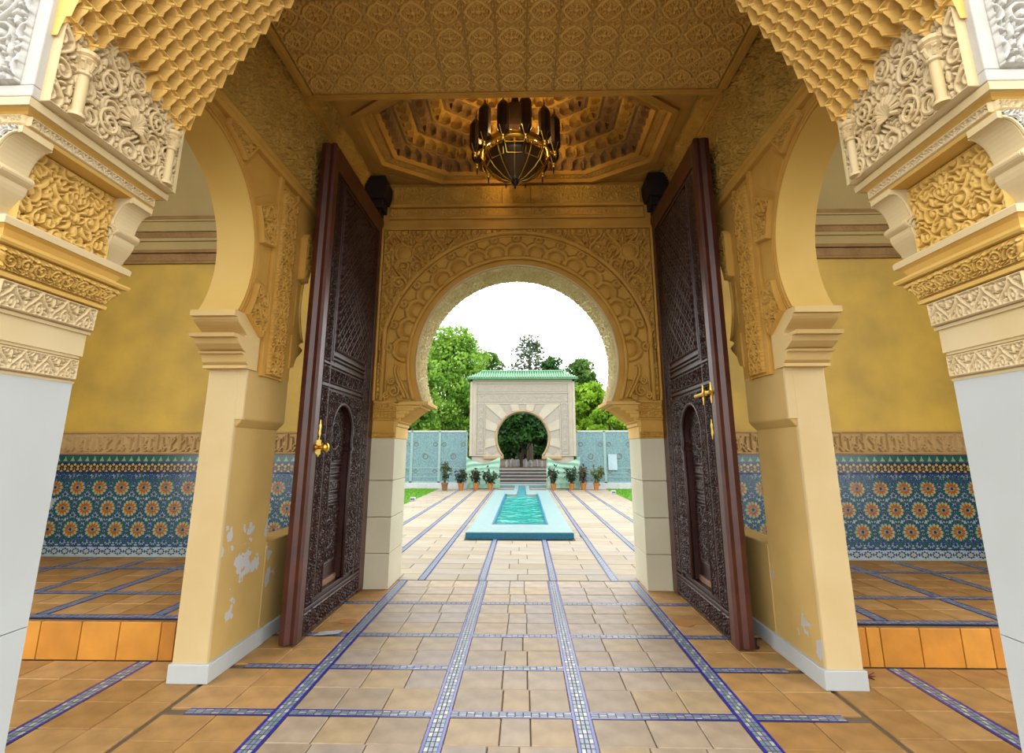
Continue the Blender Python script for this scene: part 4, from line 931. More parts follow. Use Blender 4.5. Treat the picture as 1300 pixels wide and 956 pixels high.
    # corner triangles carry a small carved field
for (sx, sy) in ((1, -1), (-1, -1), (1, 1), (-1, 1)):
    V = [(sx*1.60, OYC+sy*0.79, ZC-0.004), (sx*1.60, OYC+sy*0.56, ZC-0.004), (sx*1.12, OYC+sy*0.79, ZC-0.004)]
    me = raw_mesh('corner_panel', V+[(v[0], v[1], ZC-0.012) for v in V], [[0, 1, 2], [3, 5, 4], [0, 3, 4, 1], [1, 4, 5, 2], [2, 5, 3, 0]], GOLD); link('corner_panel', me, ce)
# stepped muqarnas inside the coffer
tiers = 7
for k in range(tiers):
    f0 = 0.84-k*0.095; z = ZC+0.06+k*0.105; B = octo(f0)
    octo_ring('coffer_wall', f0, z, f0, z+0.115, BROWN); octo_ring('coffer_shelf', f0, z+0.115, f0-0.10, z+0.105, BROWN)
    for i in range(8):
        p, q = Vector((*B[i], 0)), Vector((*B[(i+1) % 8], 0)); e = q-p; n = max(1, round(e.length/0.125)); ww = e.length/n; dr = e.normalized(); inw = Vector((-dr.y, dr.x, 0))
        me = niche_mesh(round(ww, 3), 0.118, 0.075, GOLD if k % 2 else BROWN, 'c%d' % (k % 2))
        for j in range(n):
            c = p+dr*ww*(j+0.5)
            M = Matrix(((dr.x, inw.x, 0, c.x), (dr.y, inw.y, 0, OYC+c.y), (0, 0, 1, z-0.005), (0, 0, 0, 1)))
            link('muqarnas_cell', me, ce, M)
zt = ZC+0.06+tiers*0.105; fT = 0.84-tiers*0.095+0.02; B = octo(fT)
link('coffer_crown', raw_mesh('coffer_crown', [(p[0], OYC+p[1], zt) for p in B], [list(range(8))[::-1]], BROWN), ce)
MB().box(-2.0, 2.0, 1.9, YB, 5.45, 5.6).build('ceiling_roof', VAULT).__setitem__('kind', 'structure')

# ================================================================== open door leaves
DX, DY0, DW, DH = 1.53, 3.90, 1.50, 3.95                    # inner face, near edge, width, height
def door(s, num):
    global SX
    SX = -s; where = 'left' if s < 0 else 'right'
    t = thing('door_%d' % num, (s*1.6, 4.65, 0), 'tall dark carved wooden door leaf swung open on the %s' % where, 'door', kind='structure')
    x = -DX; z_ = 0.015
    def bx(name, u0, u1, z0, z1, p0, p1, mt, parent=t, bev=0.004):
        return MB().box(x-0.13+p0 if p0 is not None else x-0.13, x+p1, DY0+u0, DY0+u1, z0, z1).build(name, mt, parent, bevel=bev)
    def rel(name, u0, u1, z0, z1, p, pat, tile_, depth=0.022, cell=0.0075, mt=WOOD, parent=t, mask=None):
        return relief(name, (x+p, DY0+u0, z0), (0, u1-u0, 0), (0, 0, z1-z0), pat, tile_, depth, cell, mt, parent, (0, 0), mask)
    bx('near_stile', 0.0, 0.075, z_, DH, None, 0.0, REDWOOD)
    b = MB().poly([(x-0.13, DY0+0.004), (x-0.125, DY0-0.018), (x-0.085, DY0-0.026), (x-0.05, DY0-0.012), (x-0.02, DY0-0.022), (x, DY0-0.006), (x, DY0+0.004)], 'z', z_, DH); b.build('edge_moulding', REDWOOD, t)
    bx('hinge_stile', 1.36, DW, z_, DH, None, 0.0, REDWOOD)
    bx('top_rail', 0.075, 1.36, 3.74, DH, None, 0.0, REDWOOD)
    bx('leaf_board', 0.075, 0.36, z_, 3.74, 0.03, -0.022, WOOD); bx('leaf_board', 0.90, 1.36, z_, 3.74, 0.03, -0.022, WOOD)
    bx('leaf_board', 0.36, 0.90, z_, 0.25, 0.03, -0.022, WOOD); bx('leaf_board', 0.36, 0.90, 1.80, 3.74, 0.03, -0.022, WOOD)
    # carved stiles and rails
    rel('carved_stile', 0.085, 0.225, 0.23, 1.86, -0.021, VINE, 0.14); rel('carved_stile', 0.085, 0.225, 1.90, 2.04, -0.021, VINE2, 0.14); rel('carved_stile', 0.085, 0.225, 2.08, 3.72, -0.021, VINE, 0.14)
    rel('carved_stile', 1.20, 1.34, 0.23, 3.72, -0.021, VINE2, 0.14, cell=0.010)
    rel('bottom_rail', 0.25, 1.34, 0.03, 0.185, -0.021, VINE, 0.155); rel('bottom_rail', 0.085, 0.225, 0.03, 0.185, -0.021, VINE2, 0.155)
    rel('middle_rail', 0.27, 1.17, 1.90, 2.03, -0.021, LATT, 0.13)
    rel('upper_panel', 0.31, 1.14, 2.19, 3.66, -0.021, MESHP, 0.2075, 0.032, 0.0085)
    for (u0, u1, z0, z1) in ((0.228, 0.250, 0.2, 3.72), (0.268, 0.295, 2.09, 3.72), (1.155, 1.185, 0.2, 3.72), (0.078, 0.085, z_, 3.74), (1.342, 1.36, z_, 3.74)): bx('bead', u0, u1, z0, z1, 0.1, -0.002, WOOD, bev=0.006)
    for (z0, z1) in ((0.195, 0.222), (1.862, 1.892), (2.045, 2.068), (2.10, 2.118), (2.135, 2.165), (3.685, 3.715)): bx('cross_bead', 0.08 if z0 < 2.09 else 0.27, 1.34 if z0 < 1 else 1.17, z0, z1, 0.1, 0.002, WOOD, bev=0.006)
    # horseshoe wicket recess
    uc, R, zc, zb = 0.63, 0.265, 1.49, 0.262
    def m_out(P): 
        u, z = P[:, 1]-DY0, P[:, 2]; inside = ((np.hypot(u-uc, z-zc) < R+0.012) & (z > 1.30)) | ((np.abs(u-uc) < R-0.02) & (z < 1.34)); return ~inside
    rel('arch_spandrel', 0.36-0.10, 0.90+0.26, 0.25, 1.845, -0.021, VINE2, 0.16, 0.022, 0.0075, WOOD, t, m_out)
    out = [(uc-R+0.02, zb)]+[(uc-R+0.02, 1.34), (uc-R-0.012, 1.355)]+[(uc+R*math.cos(a), zc+R*math.sin(a)) for a in np.linspace(PI+0.25, -0.25, 28)]+[(uc+R+0.012, 1.355), (uc+R-0.02, 1.34), (uc+R-0.02, zb)]
    b = MB(); b.tube([(x-0.012, DY0+u, z) for u, z in out], 0.017, 8); b.build('arch_frame', WOOD, t, smooth=True)
    # jamb returns of the recess
    V = []; fs = []
    for (u, z) in out: V += [(x-0.02, DY0+u, z), (x-0.095, DY0+u, z)]
    for i in range(len(out)-1): fs.append([2*i, 2*i+2, 2*i+3, 2*i+1])
    link('recess_return', raw_mesh('recess_return', V, fs, WOOD), t)
    wk = MB().box(x-0.12, x-0.092, DY0+0.34, DY0+0.92, 0.25, 1.79).build('wicket_panel', WOOD, t)
    def in_arch(P):
        u, z = P[:, 1]-DY0, P[:, 2]; return (np.hypot(u-uc, z-zc) < R) | ((np.abs(u-uc) < R-0.02) & (z < 1.36))
    rel('wicket_carving', 0.37, 0.89, 1.245, 1.76, -0.091, VINE, 0.15, 0.022, 0.0075, WOOD, wk, in_arch)
    rel('wicket_carving', 0.39, 0.87, 0.42, 0.90, -0.091, VINE, 0.15, 0.022, 0.0075, WOOD, wk)
    rel('wicket_band', 0.40, 0.86, 1.145, 1.215, -0.085, LATT, 0.07, 0.010, 0.0085, WOOD, wk); rel('wicket_band', 0.40, 0.86, 1.01, 1.10, -0.085, VINE2, 0.09, 0.010, 0.0085, WOOD, wk); rel('wicket_band', 0.40, 0.86, 0.925, 0.975, -0.085, LATT, 0.05, 0.010, 0.0085, WOOD, wk)
    for z in (1.225, 1.120, 0.988, 0.905, 0.405, 0.265): MB().box(x-0.1, x-0.072, DY0+0.39, DY0+0.87, z, z+0.022).build('wicket_bead', WOOD, wk, bevel=0.006)
    MB().box(x-0.1, x-0.082, DY0+0.39, DY0+0.87, 0.295, 0.400).build('kick_board', WOOD, wk, bevel=0.004)
    MB().box(x-0.1, x-0.06, DY0+0.39, DY0+0.87, 0.250, 0.300).build('worn_sill', mat('worn_wood', (0.36, 0.19, 0.10), (0.2, 0.1, 0.05), 0.6, 8), wk, bevel=0.006)
    for zc2 in (1.475, 0.655):
        b = MB(); b.tube([(x-0.076, DY0+uc+0.115*math.cos(a), zc2+0.115*math.sin(a)) for a in np.linspace(0, 2*PI, 37)[:-1]], 0.012, 7, closed=True); b.build('medallion_ring', WOOD, wk, smooth=True)
        n = 24
        def dm(P, zc2=zc2): return np.hypot(P[:, 1]-DY0-uc, P[:, 2]-zc2) < 0.108
        rel('medallion', uc-0.11, uc+0.11, zc2-0.11, zc2+0.11, -0.078, VINE2, 0.15, 0.02, 0.0065, WOOD, wk, dm)
    # brass fittings
    def plate(z0, z1, u):
        pts = []
        for k in range(40):
            a = 2*PI*k/40; rr = 1+0.22*math.cos(6*a); pts.append((DY0+u+0.020*rr*math.sin(a), (z0+z1)/2+(z1-z0)/2*math.cos(a)*(0.9+0.1*math.cos(4*a))))
        return MB().poly(pts, 'x', x-0.02, x+0.004).build('escutcheon', BRASS, t, bevel=0.002)
    plate(1.43, 1.59, 0.105)
    if s < 0:
        pts = [(DY0+0.095+0.055*(1+0.12*math.cos(8*a))*math.sin(a), 1.375+0.068*(1+0.12*math.cos(8*a))*math.cos(a)) for a in np.linspace(0, 2*PI, 49)[:-1]]
        pl = MB().poly(pts, 'x', x-0.02, x+0.006).build('knob_plate', BRASS, t, bevel=0.002)
        b = MB(); b.lathe([(0.016, 0), (0.014, 0.02), (0.030, 0.032), (0.040, 0.050), (0.038, 0.066), (0.022, 0.080), (0.003, 0.084)], n=18)
        me = b.mesh('knob', BRASS, True, mirror=False); link('knob', me, t, Matrix.Translation((x+0.004, DY0+0.095, 1.375)) @ Matrix.Rotation(PI/2, 4, 'Y'))
    else:
        b = MB(); b.tube([(x+0.022, DY0+0.02, 1.79), (x+0.022, DY0+0.36, 1.79)], 0.016, 10); bo = b.build('slide_bolt', BRASS, t)
        MB().lathe([(0.02, -0.02), (0.026, 0), (0.02, 0.02)], (x+0.022, DY0+0.12, 1.79), 10).build('bolt_knob', BRASS, bo)
        for u in (0.06, 0.235):
            pts = [(DY0+u+0.018*(1+0.25*math.cos(4*a))*math.sin(a), 1.79+0.085*math.cos(a)) for a in np.linspace(0, 2*PI, 33)[:-1]]
            MB().poly(pts, 'x', x-0.02, x+0.006).build('bolt_plate', BRASS, t, bevel=0.002)
    SX = 1
door(-1, 1); door(1, 2)
for s, nm in ((-1, 'left'), (1, 'right')):                  # black pivot blocks over the hinges
    b = thing('pivot_block', (s*1.6, 5.3, 4.0), 'black wooden pivot block above the hinge of the %s door' % nm, 'block', 'door pivot blocks')
    MB().poly([(s*1.70, 4.385), (s*1.475, 4.385), (s*1.45, 4.32), (s*1.45, 4.22), (s*1.475, 4.12), (s*1.70, 4.10)], 'y', 5.16, 5.41).build('block_body', BLACKWOOD, b, bevel=0.006, mirror=False)
    MB().box(*sorted((s*1.70, s*1.50)), 5.20, 5.41, 4.02, 4.12).build('block_step', BLACKWOOD, b, bevel=0.006, mirror=False)
    MB().box(*sorted((s*1.67, s*1.54)), 5.24, 5.41, 3.965, 4.03).build('block_step', BLACKWOOD, b, bevel=0.006, mirror=False)

# ================================================================== chandelier
CHX, CHY = 0.0, 4.55
ch = thing('chandelier', (CHX, CHY, 3.88), 'brass chandelier with tall dark lantern tubes and a glowing ring bowl', 'chandelier')
b = MB(); b.tube([(CHX, CHY, 5.2), (CHX, CHY, 4.05)], 0.014, 8); b.build('hanging_rod', DKBRASS, ch)
b = MB()                                                    # brass ring bowl
prof = [(0.335, 4.215), (0.352, 4.235), (0.352, 4.275), (0.338, 4.29), (0.325, 4.275), (0.322, 4.235)]
V = []; n = 48
for (r, z) in prof:
    for k in range(n): V.append((CHX+r*math.cos(2*PI*k/n), CHY+r*math.sin(2*PI*k/n), z))
fs = []
for i in range(len(prof)):
    j = (i+1) % len(prof)
    for k in range(n): fs.append([i*n+k, i*n+(k+1) % n, j*n+(k+1) % n, j*n+k])
link('brass_ring', raw_mesh('brass_ring', V, fs, BRASS, None, True), ch)
for k in range(12):                                         # bowl ribs
    a = 2*PI*k/12; b = MB(); b.tube([(CHX+r*math.cos(a), CHY+r*math.sin(a), z) for r, z in ((0.335, 4.225), (0.30, 4.13), (0.225, 4.04), (0.12, 3.965), (0.025, 3.935))], [0.008, 0.007, 0.006, 0.005, 0.004], 6); b.build('bowl_rib', BRASS, ch, True)
GLASS = mat('amber_glass', (0.10, 0.055, 0.02), (0.07, 0.035, 0.012), 0.25, 6)
b = MB(); b.lathe([(0.02, 3.94), (0.115, 3.972), (0.215, 4.048), (0.29, 4.138), (0.322, 4.225)], (CHX, CHY, 0), 36); b.build('bowl', GLASS, ch, True)
b = MB(); b.lathe([(0.004, 3.865), (0.012, 3.878), (0.008, 3.892), (0.020, 3.908), (0.034, 3.925), (0.040, 3.945), (0.03, 3.955)], (CHX, CHY, 0), 14); b.build('finial', DKBRASS, ch, True)
for k in range(10):                                         # openwork crown basket round the bowl
    a = 2*PI*k/10; a2 = 2*PI*(k+1)/10; P = lambda r, an, z: (CHX+r*math.cos(an), CHY+r*math.sin(an), z)
    b = MB(); b.tube([P(0.285, a+0.06, 4.09), P(0.366, a, 4.275), P(0.366, a2, 4.275), P(0.285, a2-0.06, 4.09)], 0.006, 6, closed=True); b.tube([P(0.325, a+0.03, 4.18), P(0.325, a2-0.03, 4.18)], 0.005, 6); b.build('crown_panel', BRASS, ch)
tubem = {}
EMI = bpy.data.materials.new('lamp_glow'); EMI.use_nodes = True
eb = EMI.node_tree.nodes['Principled BSDF']; eb.inputs['Base Color'].default_value = (1, 0.75, 0.4, 1); eb.inputs['Emission Color'].default_value = (1.0, 0.62, 0.22, 1); eb.inputs['Emission Strength'].default_value = 5.0
for k in range(12):                                         # lantern tubes with brass goblets
    a = 2*PI*(k+0.5)/12; hgt = 0.30 if k % 2 else 0.26; r = 0.400; cx, cy, zb = CHX+r*math.cos(a), CHY+r*math.sin(a), 4.25
    l = MB(); l.lathe([(0.003, zb-0.17), (0.009, zb-0.13), (0.005, zb-0.11), (0.012, zb-0.09), (0.008, zb-0.06), (0.022, zb-0.035), (0.046, zb-0.01), (0.050, zb)], (cx, cy, 0), 10)
    l.lathe([(0.050, zb), (0.060, zb+0.02), (0.060, zb+hgt-0.02), (0.054, zb+hgt), (0.026, zb+hgt+0.045), (0.008, zb+hgt+0.06), (0.004, zb+hgt+0.10)], (cx, cy, 0), 10)
    lt = l.build('lantern_tube', DKBRASS, ch)
    b = MB()
    for q in range(6):
        an = 2*PI*q/6; b.tube([(cx+rr*math.cos(an), cy+rr*math.sin(an), z) for rr, z in ((0.018, zb-0.06), (0.045, zb-0.02), (0.066, zb+0.02))], 0.004, 5)
    b.lathe([(0.016, zb-0.10), (0.024, zb-0.085), (0.012, zb-0.07), (0.02, zb-0.055)], (cx, cy, 0), 8); b.build('brass_goblet', BRASS, lt)
    if k % 2 == 0:
        rr = 0.275; b = MB(); b.lathe([(0.010, 4.25), (0.026, 4.27), (0.030, 4.295), (0.018, 4.325), (0.004, 4.335)], (CHX+rr*math.cos(a), CHY+rr*math.sin(a), 0), 10); b.build('lamp_bulb', EMI, ch, True)
        ld = bpy.data.lights.new('chandelier_lamp', 'POINT'); ld.energy = LAMP_W; ld.color = (1.0, 0.66, 0.26); ld.shadow_soft_size = 0.04
        lo = bpy.data.objects.new('chandelier_lamp', ld); COL.objects.link(lo); lo.location = (CHX+rr*math.cos(a), CHY+rr*math.sin(a), 4.37); attach(lo, ch)
b = MB(); b.lathe([(0.10, 4.45), (0.16, 4.47), (0.16, 4.72), (0.05, 4.80), (0.02, 4.95)], (CHX, CHY, 0), 16); b.build('centre_drum', DKBRASS, ch)

# ================================================================== small things on the hall floor
def disc(name, x, y, r, z, mt, sq=0.8, seed=0):
    rg = random.Random(seed); n = 26; P = [(x+r*math.cos(2*PI*k/n)*(1+rg.uniform(-.08, .08)), y+r*sq*math.sin(2*PI*k/n)*(1+rg.uniform(-.08, .08))) for k in range(n)]
    return MB().poly(P, 'z', z, z+0.0015).build(name, mt, mirror=False)
tag(disc('rust_stain', -1.36, 4.45, 0.075, 0.001, RUST, 0.8, 1), 'orange rust stain on the tiles beside the left door', 'stain', 'rust stains by the doors')
tag(disc('rust_stain', 1.34, 4.44, 0.075, 0.001, RUST, 0.8, 2), 'orange rust stain on the tiles beside the right door', 'stain', 'rust stains by the doors')
pp = thing('paper_sheet', (-1.36, 4.12, 0.002), 'crumpled white sheet of paper under the left door', 'paper')
V = []; nn = 8
for j in range(nn+1):
    for i in range(nn+1): V.append((-1.50+0.17*i/nn+0.02*j/nn, 4.10+0.09*j/nn+0.04*i/nn, 0.004+0.006*random.random()))
link('sheet', raw_mesh('sheet', V, grid_faces(nn, nn), PAPER, None, True), pp)
ds = thing('door_stop', (1.66, 3.98, 0), 'small black door stop on the floor by the right door', 'door stop')
MB().lathe([(0.030, 0.0), (0.032, 0.012), (0.018, 0.018), (0.016, 0.045), (0.022, 0.05), (0.020, 0.06)], (1.68, 3.95, 0), 12).build('stop_body', DARK, ds)
lf = thing('dry_leaf', (2.16, 3.50, 0), 'small dark red dry leaf on the floor before the right step', 'leaf')
P = [(2.16+(0.05 if k % 2 == 0 else 0.018)*math.cos(2*PI*k/10), 3.50+(0.05 if k % 2 == 0 else 0.018)*math.sin(2*PI*k/10)) for k in range(10)]
MB().poly(P, 'z', 0.002, 0.005).build('leaf_blade', DRYLEAF, lf); b = MB(); b.tube([(2.16, 3.50, 0.005), (2.22, 3.53, 0.012)], 0.003, 5); b.build('leaf_stalk', DRYLEAF, lf)

# ================================================================== courtyard
pv = MB().box(-3.0, 3.0, 5.80, 19.6, -0.15, -0.012).build('pavement', GROUT); tag(pv, 'pale stone courtyard paving with mosaic strips', kind='structure')
cst = [-2.20, -1.62, -1.03, -0.38, 0.38, 1.03, 1.62, 2.20]
for x in cst:
    strip(pv, x-0.04, x+0.04, 5.80, 8.34 if abs(x) < 0.8 else 19.4, 0.0)
xe = [-3.0]+cst+[3.0]; small = MB(); cnt = 0
y = 5.80; row = 0
while y < 19.4:
    d = 0.27 if y < 9 else 0.30; row += 1
    for i in range(len(xe)-1):
        a, c = xe[i]+(0.04 if i else 0), xe[i+1]-(0.04 if i < len(xe)-2 else 0)
        if y > 8.1 and abs((a+c)/2) < 0.3: continue
        if y > 8.1 and abs((a+c)/2) < 0.9:
            if a > 0: a = 0.855
            else: c = -0.855
        n = 1 if (c-a) < 0.62 else 2
        cut = [a]+([a+(c-a)*(0.5+0.16*((row % 3)-1))] if n == 2 else [])+[c]
        if n == 1 and row % 2 and y < 9: cut = [a, (a+c)/2+0.05, c]
        for k in range(len(cut)-1):
            if cnt < 296 and y < 15: tile(pv, cut[k], cut[k+1], y, y+d, 0.0, STONE, 0.007); cnt += 1
            else:
                small.m = random.randrange(5); small.add([(cut[k]+.004, y+.004, 0), (cut[k+1]-.004, y+.004, 0), (cut[k+1]-.004, y+d-.004, 0), (cut[k]+.004, y+d-.004, 0)], [[0, 1, 2, 3]])
    y += d
if small.v: small.build('far_paving', STONE, pv)['kind'] = 'stuff'
for s, nm in ((-1, 'left'), (1, 'right')):
    V = []; n1, n2 = 200, 300; rg = np.random.default_rng(3)
    N_ = 26000; px = rg.uniform(3.0, 7.5, N_); py = rg.uniform(11.5, 18.9, N_); hh = rg.uniform(0.02, 0.05, N_); an = rg.uniform(0, 2*PI, N_); w_ = 0.008
    bl = np.stack([np.stack([s*px+w_*np.cos(an), py+w_*np.sin(an), 0*hh], 1), np.stack([s*px-w_*np.cos(an), py-w_*np.sin(an), 0*hh], 1), np.stack([s*px+rg.normal(0, .012, N_), py+rg.normal(0, .012, N_), hh], 1)], 1).reshape(-1, 3)
    g = MB().box(*sorted((s*3.0, s*30)), 6.2, 18.93, -0.2, 0.004).build('lawn', GRASS, mirror=False); tag(g, 'bright green lawn to the %s of the courtyard paving' % nm, 'lawn', kind='stuff')
    o = link('grass_blades', raw_mesh('grass_blades', bl, np.arange(3*N_).reshape(-1, 3), GRASS, mirror=False), g); o['kind'] = 'stuff'
for nm, x, y in (('left', -2.97, 14.4), ('right', 2.93, 16.9)):
    gl = thing('ground_light', (x, y, 0), 'small white box ground light at the edge of the %s lawn' % nm, 'ground light', 'ground lights')
    MB().box(x-.07, x+.07, y-.05, y+.05, 0.0, 0.10).build('light_housing', PAPER, gl, bevel=0.008); MB().box(x-.05, x+.05, y-.056, y-.045, 0.03, 0.075).build('lens', STEPD, gl)

fb = thing('fountain_basin', (0, 12, 0), 'long turquoise mosaic pool with a raised pale cyan rim', 'pool')
MB().box(-0.84, 0.84, 8.36, 9.24, 0.0, 0.105).build('rim', CYAN, fb, bevel=0.01)
MB().box(-0.845, 0.845, 8.345, 8.365, 0.0, 0.095).build('rim_front_tiles', CYAN2, fb)
for s in (-1, 1):
    MB().box(*sorted((s*0.47, s*0.84)), 9.24, 15.5, 0.0, 0.105).build('rim', CYAN, fb, bevel=0.01, mirror=False)
    MB().box(*sorted((s*0.455, s*0.485)), 9.22, 15.52, -0.30, 0.112).build('inner_edge', CYAN2, fb, mirror=False)
    MB().box(*sorted((s*0.14, s*0.84)), 15.5, 16.95, 0.0, 0.105).build('rim', CYAN, fb, bevel=0.01, mirror=False)
    MB().box(*sorted((s*0.13, s*0.26)), 16.95, 19.6, 0.0, 0.07).build('channel_kerb', CYAN, fb, bevel=0.006, mirror=False)
    MB().box(*sorted((s*0.16, s*0.44)), 15.42, 15.50, -0.1, 0.10).build('end_step', STEP, fb, mirror=False)
MB().box(-0.47, 0.47, 9.22, 9.25, -0.30, 0.112).build('inner_edge', CYAN2, fb)
MB().box(-0.47, 0.47, 9.24, 15.5, -0.32, -0.28).build('pool_floor', TEAL, fb)
MB().box(-0.14, 0.14, 15.4, 19.6, 0.0, 0.03).build('channel_floor', TEAL, fb)
MB().box(-0.95, 0.95, 19.62, 20.2, 0.0, 0.10).build('far_rim', CYAN, fb, bevel=0.01)
WM = bpy.data.materials.new('pool_water'); WM.use_nodes = True; wn = WM.node_tree.nodes; wl = WM.node_tree.links; wb = wn['Principled BSDF']
wb.inputs['Base Color'].default_value = (0.02, 0.34, 0.30, 1); wb.inputs['Roughness'].default_value = 0.06; wb.inputs['Transmission Weight'].default_value = 0.25; wb.inputs['IOR'].default_value = 1.33
wt = wn.new('ShaderNodeTexCoord'); wm = wn.new('ShaderNodeMapping'); wm.inputs['Scale'].default_value = (2.2, 1.6, 1); wz = wn.new('ShaderNodeTexNoise'); wz.inputs['Scale'].default_value = 3.0; wz.inputs['Detail'].default_value = 3
wp = wn.new('ShaderNodeBump'); wp.inputs['Strength'].default_value = 0.6; wp.inputs['Distance'].default_value = 0.08
wl.new(wt.outputs['Object'], wm.inputs['Vector']); wl.new(wm.outputs['Vector'], wz.inputs['Vector']); wl.new(wz.outputs['Fac'], wp.inputs['Height']); wl.new(wp.outputs['Normal'], wb.inputs['Normal'])
nx, ny = 24, 150; V = []
for j in range(ny+1):
    for i in range(nx+1):
        x, y = -0.465+0.93*i/nx, 9.24+6.26*j/ny; V.append((x, y, 0.045+0.006*math.sin(9*y+3*math.sin(5*x))+0.004*math.sin(17*y+8*x)))
link('water_surface', raw_mesh('water_surface', V, grid_faces(nx, ny), WM, None, True), fb)

# ------------------------------------------------------------------ far gate
GY0, GY1 = 18.90, 19.62
gt = thing('courtyard_gate', (0.02, 19.2, 0), 'pale stone gate with horseshoe arch and green tiled roof across the courtyard', 'gate')
gz, gr, gsp = 1.81, 0.955, 1.19; gh = math.sqrt(gr*gr-(gz-gsp)**2); ga = math.atan2(gsp-gz, gh); GX = 0.03
for s in (-1, 1):
    half = [(GX, 4.0), (GX+s*1.94, 4.0), (GX+s*1.94, 1.15), (GX+s*gh, 1.15)]+[(GX+s*gr*math.cos(ga+(PI/2-ga)*i/36), gz+gr*math.sin(ga+(PI/2-ga)*i/36)) for i in range(37)]
    autosmooth(MB().poly(half, 'y', GY0, GY1).build('gate_wall', GATEW, gt, mirror=False), 0.5)
    MB().box(*sorted((GX+s*0.88, GX+s*1.86)), GY0+0.06, GY1-0.06, 0, 1.15).build('gate_leg', GATEW, gt, mirror=False)
    MB().box(*sorted((GX+s*0.72, GX+s*1.42)), GY0-0.02, GY1, 1.05, 1.15).build('impost', mat('tan_impost', (0.42, 0.28, 0.13), None, 0.7), gt, bevel=0.01, mirror=False)
    for (x0, x1, z0, z1) in ((1.86, 1.95, 1.15, 4.0), (1.70, 1.73, 1.2, 3.84), (1.37, 1.40, 1.2, 3.06)): MB().box(*sorted((GX+s*x0, GX+s*x1)), GY0-0.03, GY0+0.01, z0, z1).build('frame_moulding', GATEW, gt, bevel=0.004, mirror=False)
    relief('carved_field', (GX+(1.41 if s > 0 else -1.69), GY0-0.001, 1.2), (0.28, 0, 0), (0, 0, 1.9), LATT, 0.28, 0.02, 0.03, GATEG, gt, mirror=False)
for (x0, x1, z0, z1) in ((-1.95, 1.95, 3.88, 4.0), (-1.73, 1.73, 3.80, 3.83), (-1.73, 1.73, 3.43, 3.46), (-1.40, 1.40, 3.04, 3.07)): MB().box(GX+x0, GX+x1, GY0-0.03, GY0+0.01, z0, z1).build('frame_moulding', GATEW, gt, bevel=0.004)
relief('carved_field', (GX-1.69, GY0-0.001, 3.47), (3.38, 0, 0), (0, 0, 0.32), STAR, 0.32, 0.02, 0.03, GATEG, gt)
relief('carved_field', (GX-1.69, GY0-0.001, 3.09), (3.38, 0, 0), (0, 0, 0.33), LATT, 0.33, 0.02, 0.03, GATEG, gt)
nw = 19
for k in range(nw):                                         # alternating plain and carved voussoirs
    a0 = ga-0.05+(PI-2*ga+0.1)*k/nw; a1 = ga-0.05+(PI-2*ga+0.1)*(k+1)/nw
    def rmx(a): return min(1.36/max(abs(math.cos(a)), 1e-4), (1.22/math.sin(a)) if math.sin(a) > 1e-3 else 9, ((gz-1.18)/-math.sin(a)) if math.sin(a) < -1e-3 else 9)
    if min(rmx(a0), rmx(a1)) < gr+0.12: continue
    pts = [(GX+(gr+0.06)*math.cos(a0), gz+(gr+0.06)*math.sin(a0)), (GX+rmx(a0)*math.cos(a0), gz+rmx(a0)*math.sin(a0))]
    cxa = math.atan2(1.22, 1.36)
    for c in (cxa, PI-cxa):
        if a0 < c < a1: pts.append((GX+rmx(c)*math.cos(c), gz+rmx(c)*math.sin(c)))
    pts += [(GX+rmx(a1)*math.cos(a1), gz+rmx(a1)*math.sin(a1)), (GX+(gr+0.06)*math.cos(a1), gz+(gr+0.06)*math.sin(a1))]
    MB().poly(pts, 'y', GY0-(0.012 if k % 2 else 0.035), GY0+0.01).build('voussoir', GATEG if k % 2 else GATEW, gt, mirror=False)
b = MB(); b.tube([(GX+(gr+0.02)*math.cos(t), GY0-0.01, gz+(gr+0.02)*math.sin(t)) for t in np.linspace(ga, PI-ga, 60)], 0.035, 8); b.build('arch_rim', mat('tan_impost', (0.42, 0.28, 0.13)), gt, True)
b = MB(); zr0, zr1 = 4.0, 4.30; E0 = [(-2.05, 18.72), (2.1, 18.72), (2.1, 19.85), (-2.05, 19.85)]; E1 = [(-1.55, 19.28), (1.6, 19.28)]
b.add([(p[0], p[1], zr0) for p in E0]+[(p[0], p[1], zr1) for p in E1]+[(p[0], p[1], zr0-0.05) for p in E0], [[0, 1, 5, 4], [1, 2, 5], [2, 3, 4, 5], [3, 0, 4], [9, 8, 7, 6], [0, 6, 7, 1], [1, 7, 8, 2], [2, 8, 9, 3], [3, 9, 6, 0]]); b.build('roof_deck', ROOFG, gt)
b = MB(); nr = 46
for k in range(nr):
    x = -2.02+4.09*k/(nr-1); f = min(1.0, (x+2.05)/0.5, (2.1-x)/0.5); b.tube([(x, 18.70, zr0+0.01), (x, 18.72+0.56*f, zr0+0.01+0.30*f)], 0.030, 6)
b.tube([(-1.55, 19.28, zr1+0.02), (1.6, 19.28, zr1+0.02)], 0.05, 8); b.build('roof_tiles', mat('pale_green_roof_glaze', (0.13, 0.34, 0.18), (0.07, 0.24, 0.10), 0.35, 9), gt)['kind'] = 'stuff'
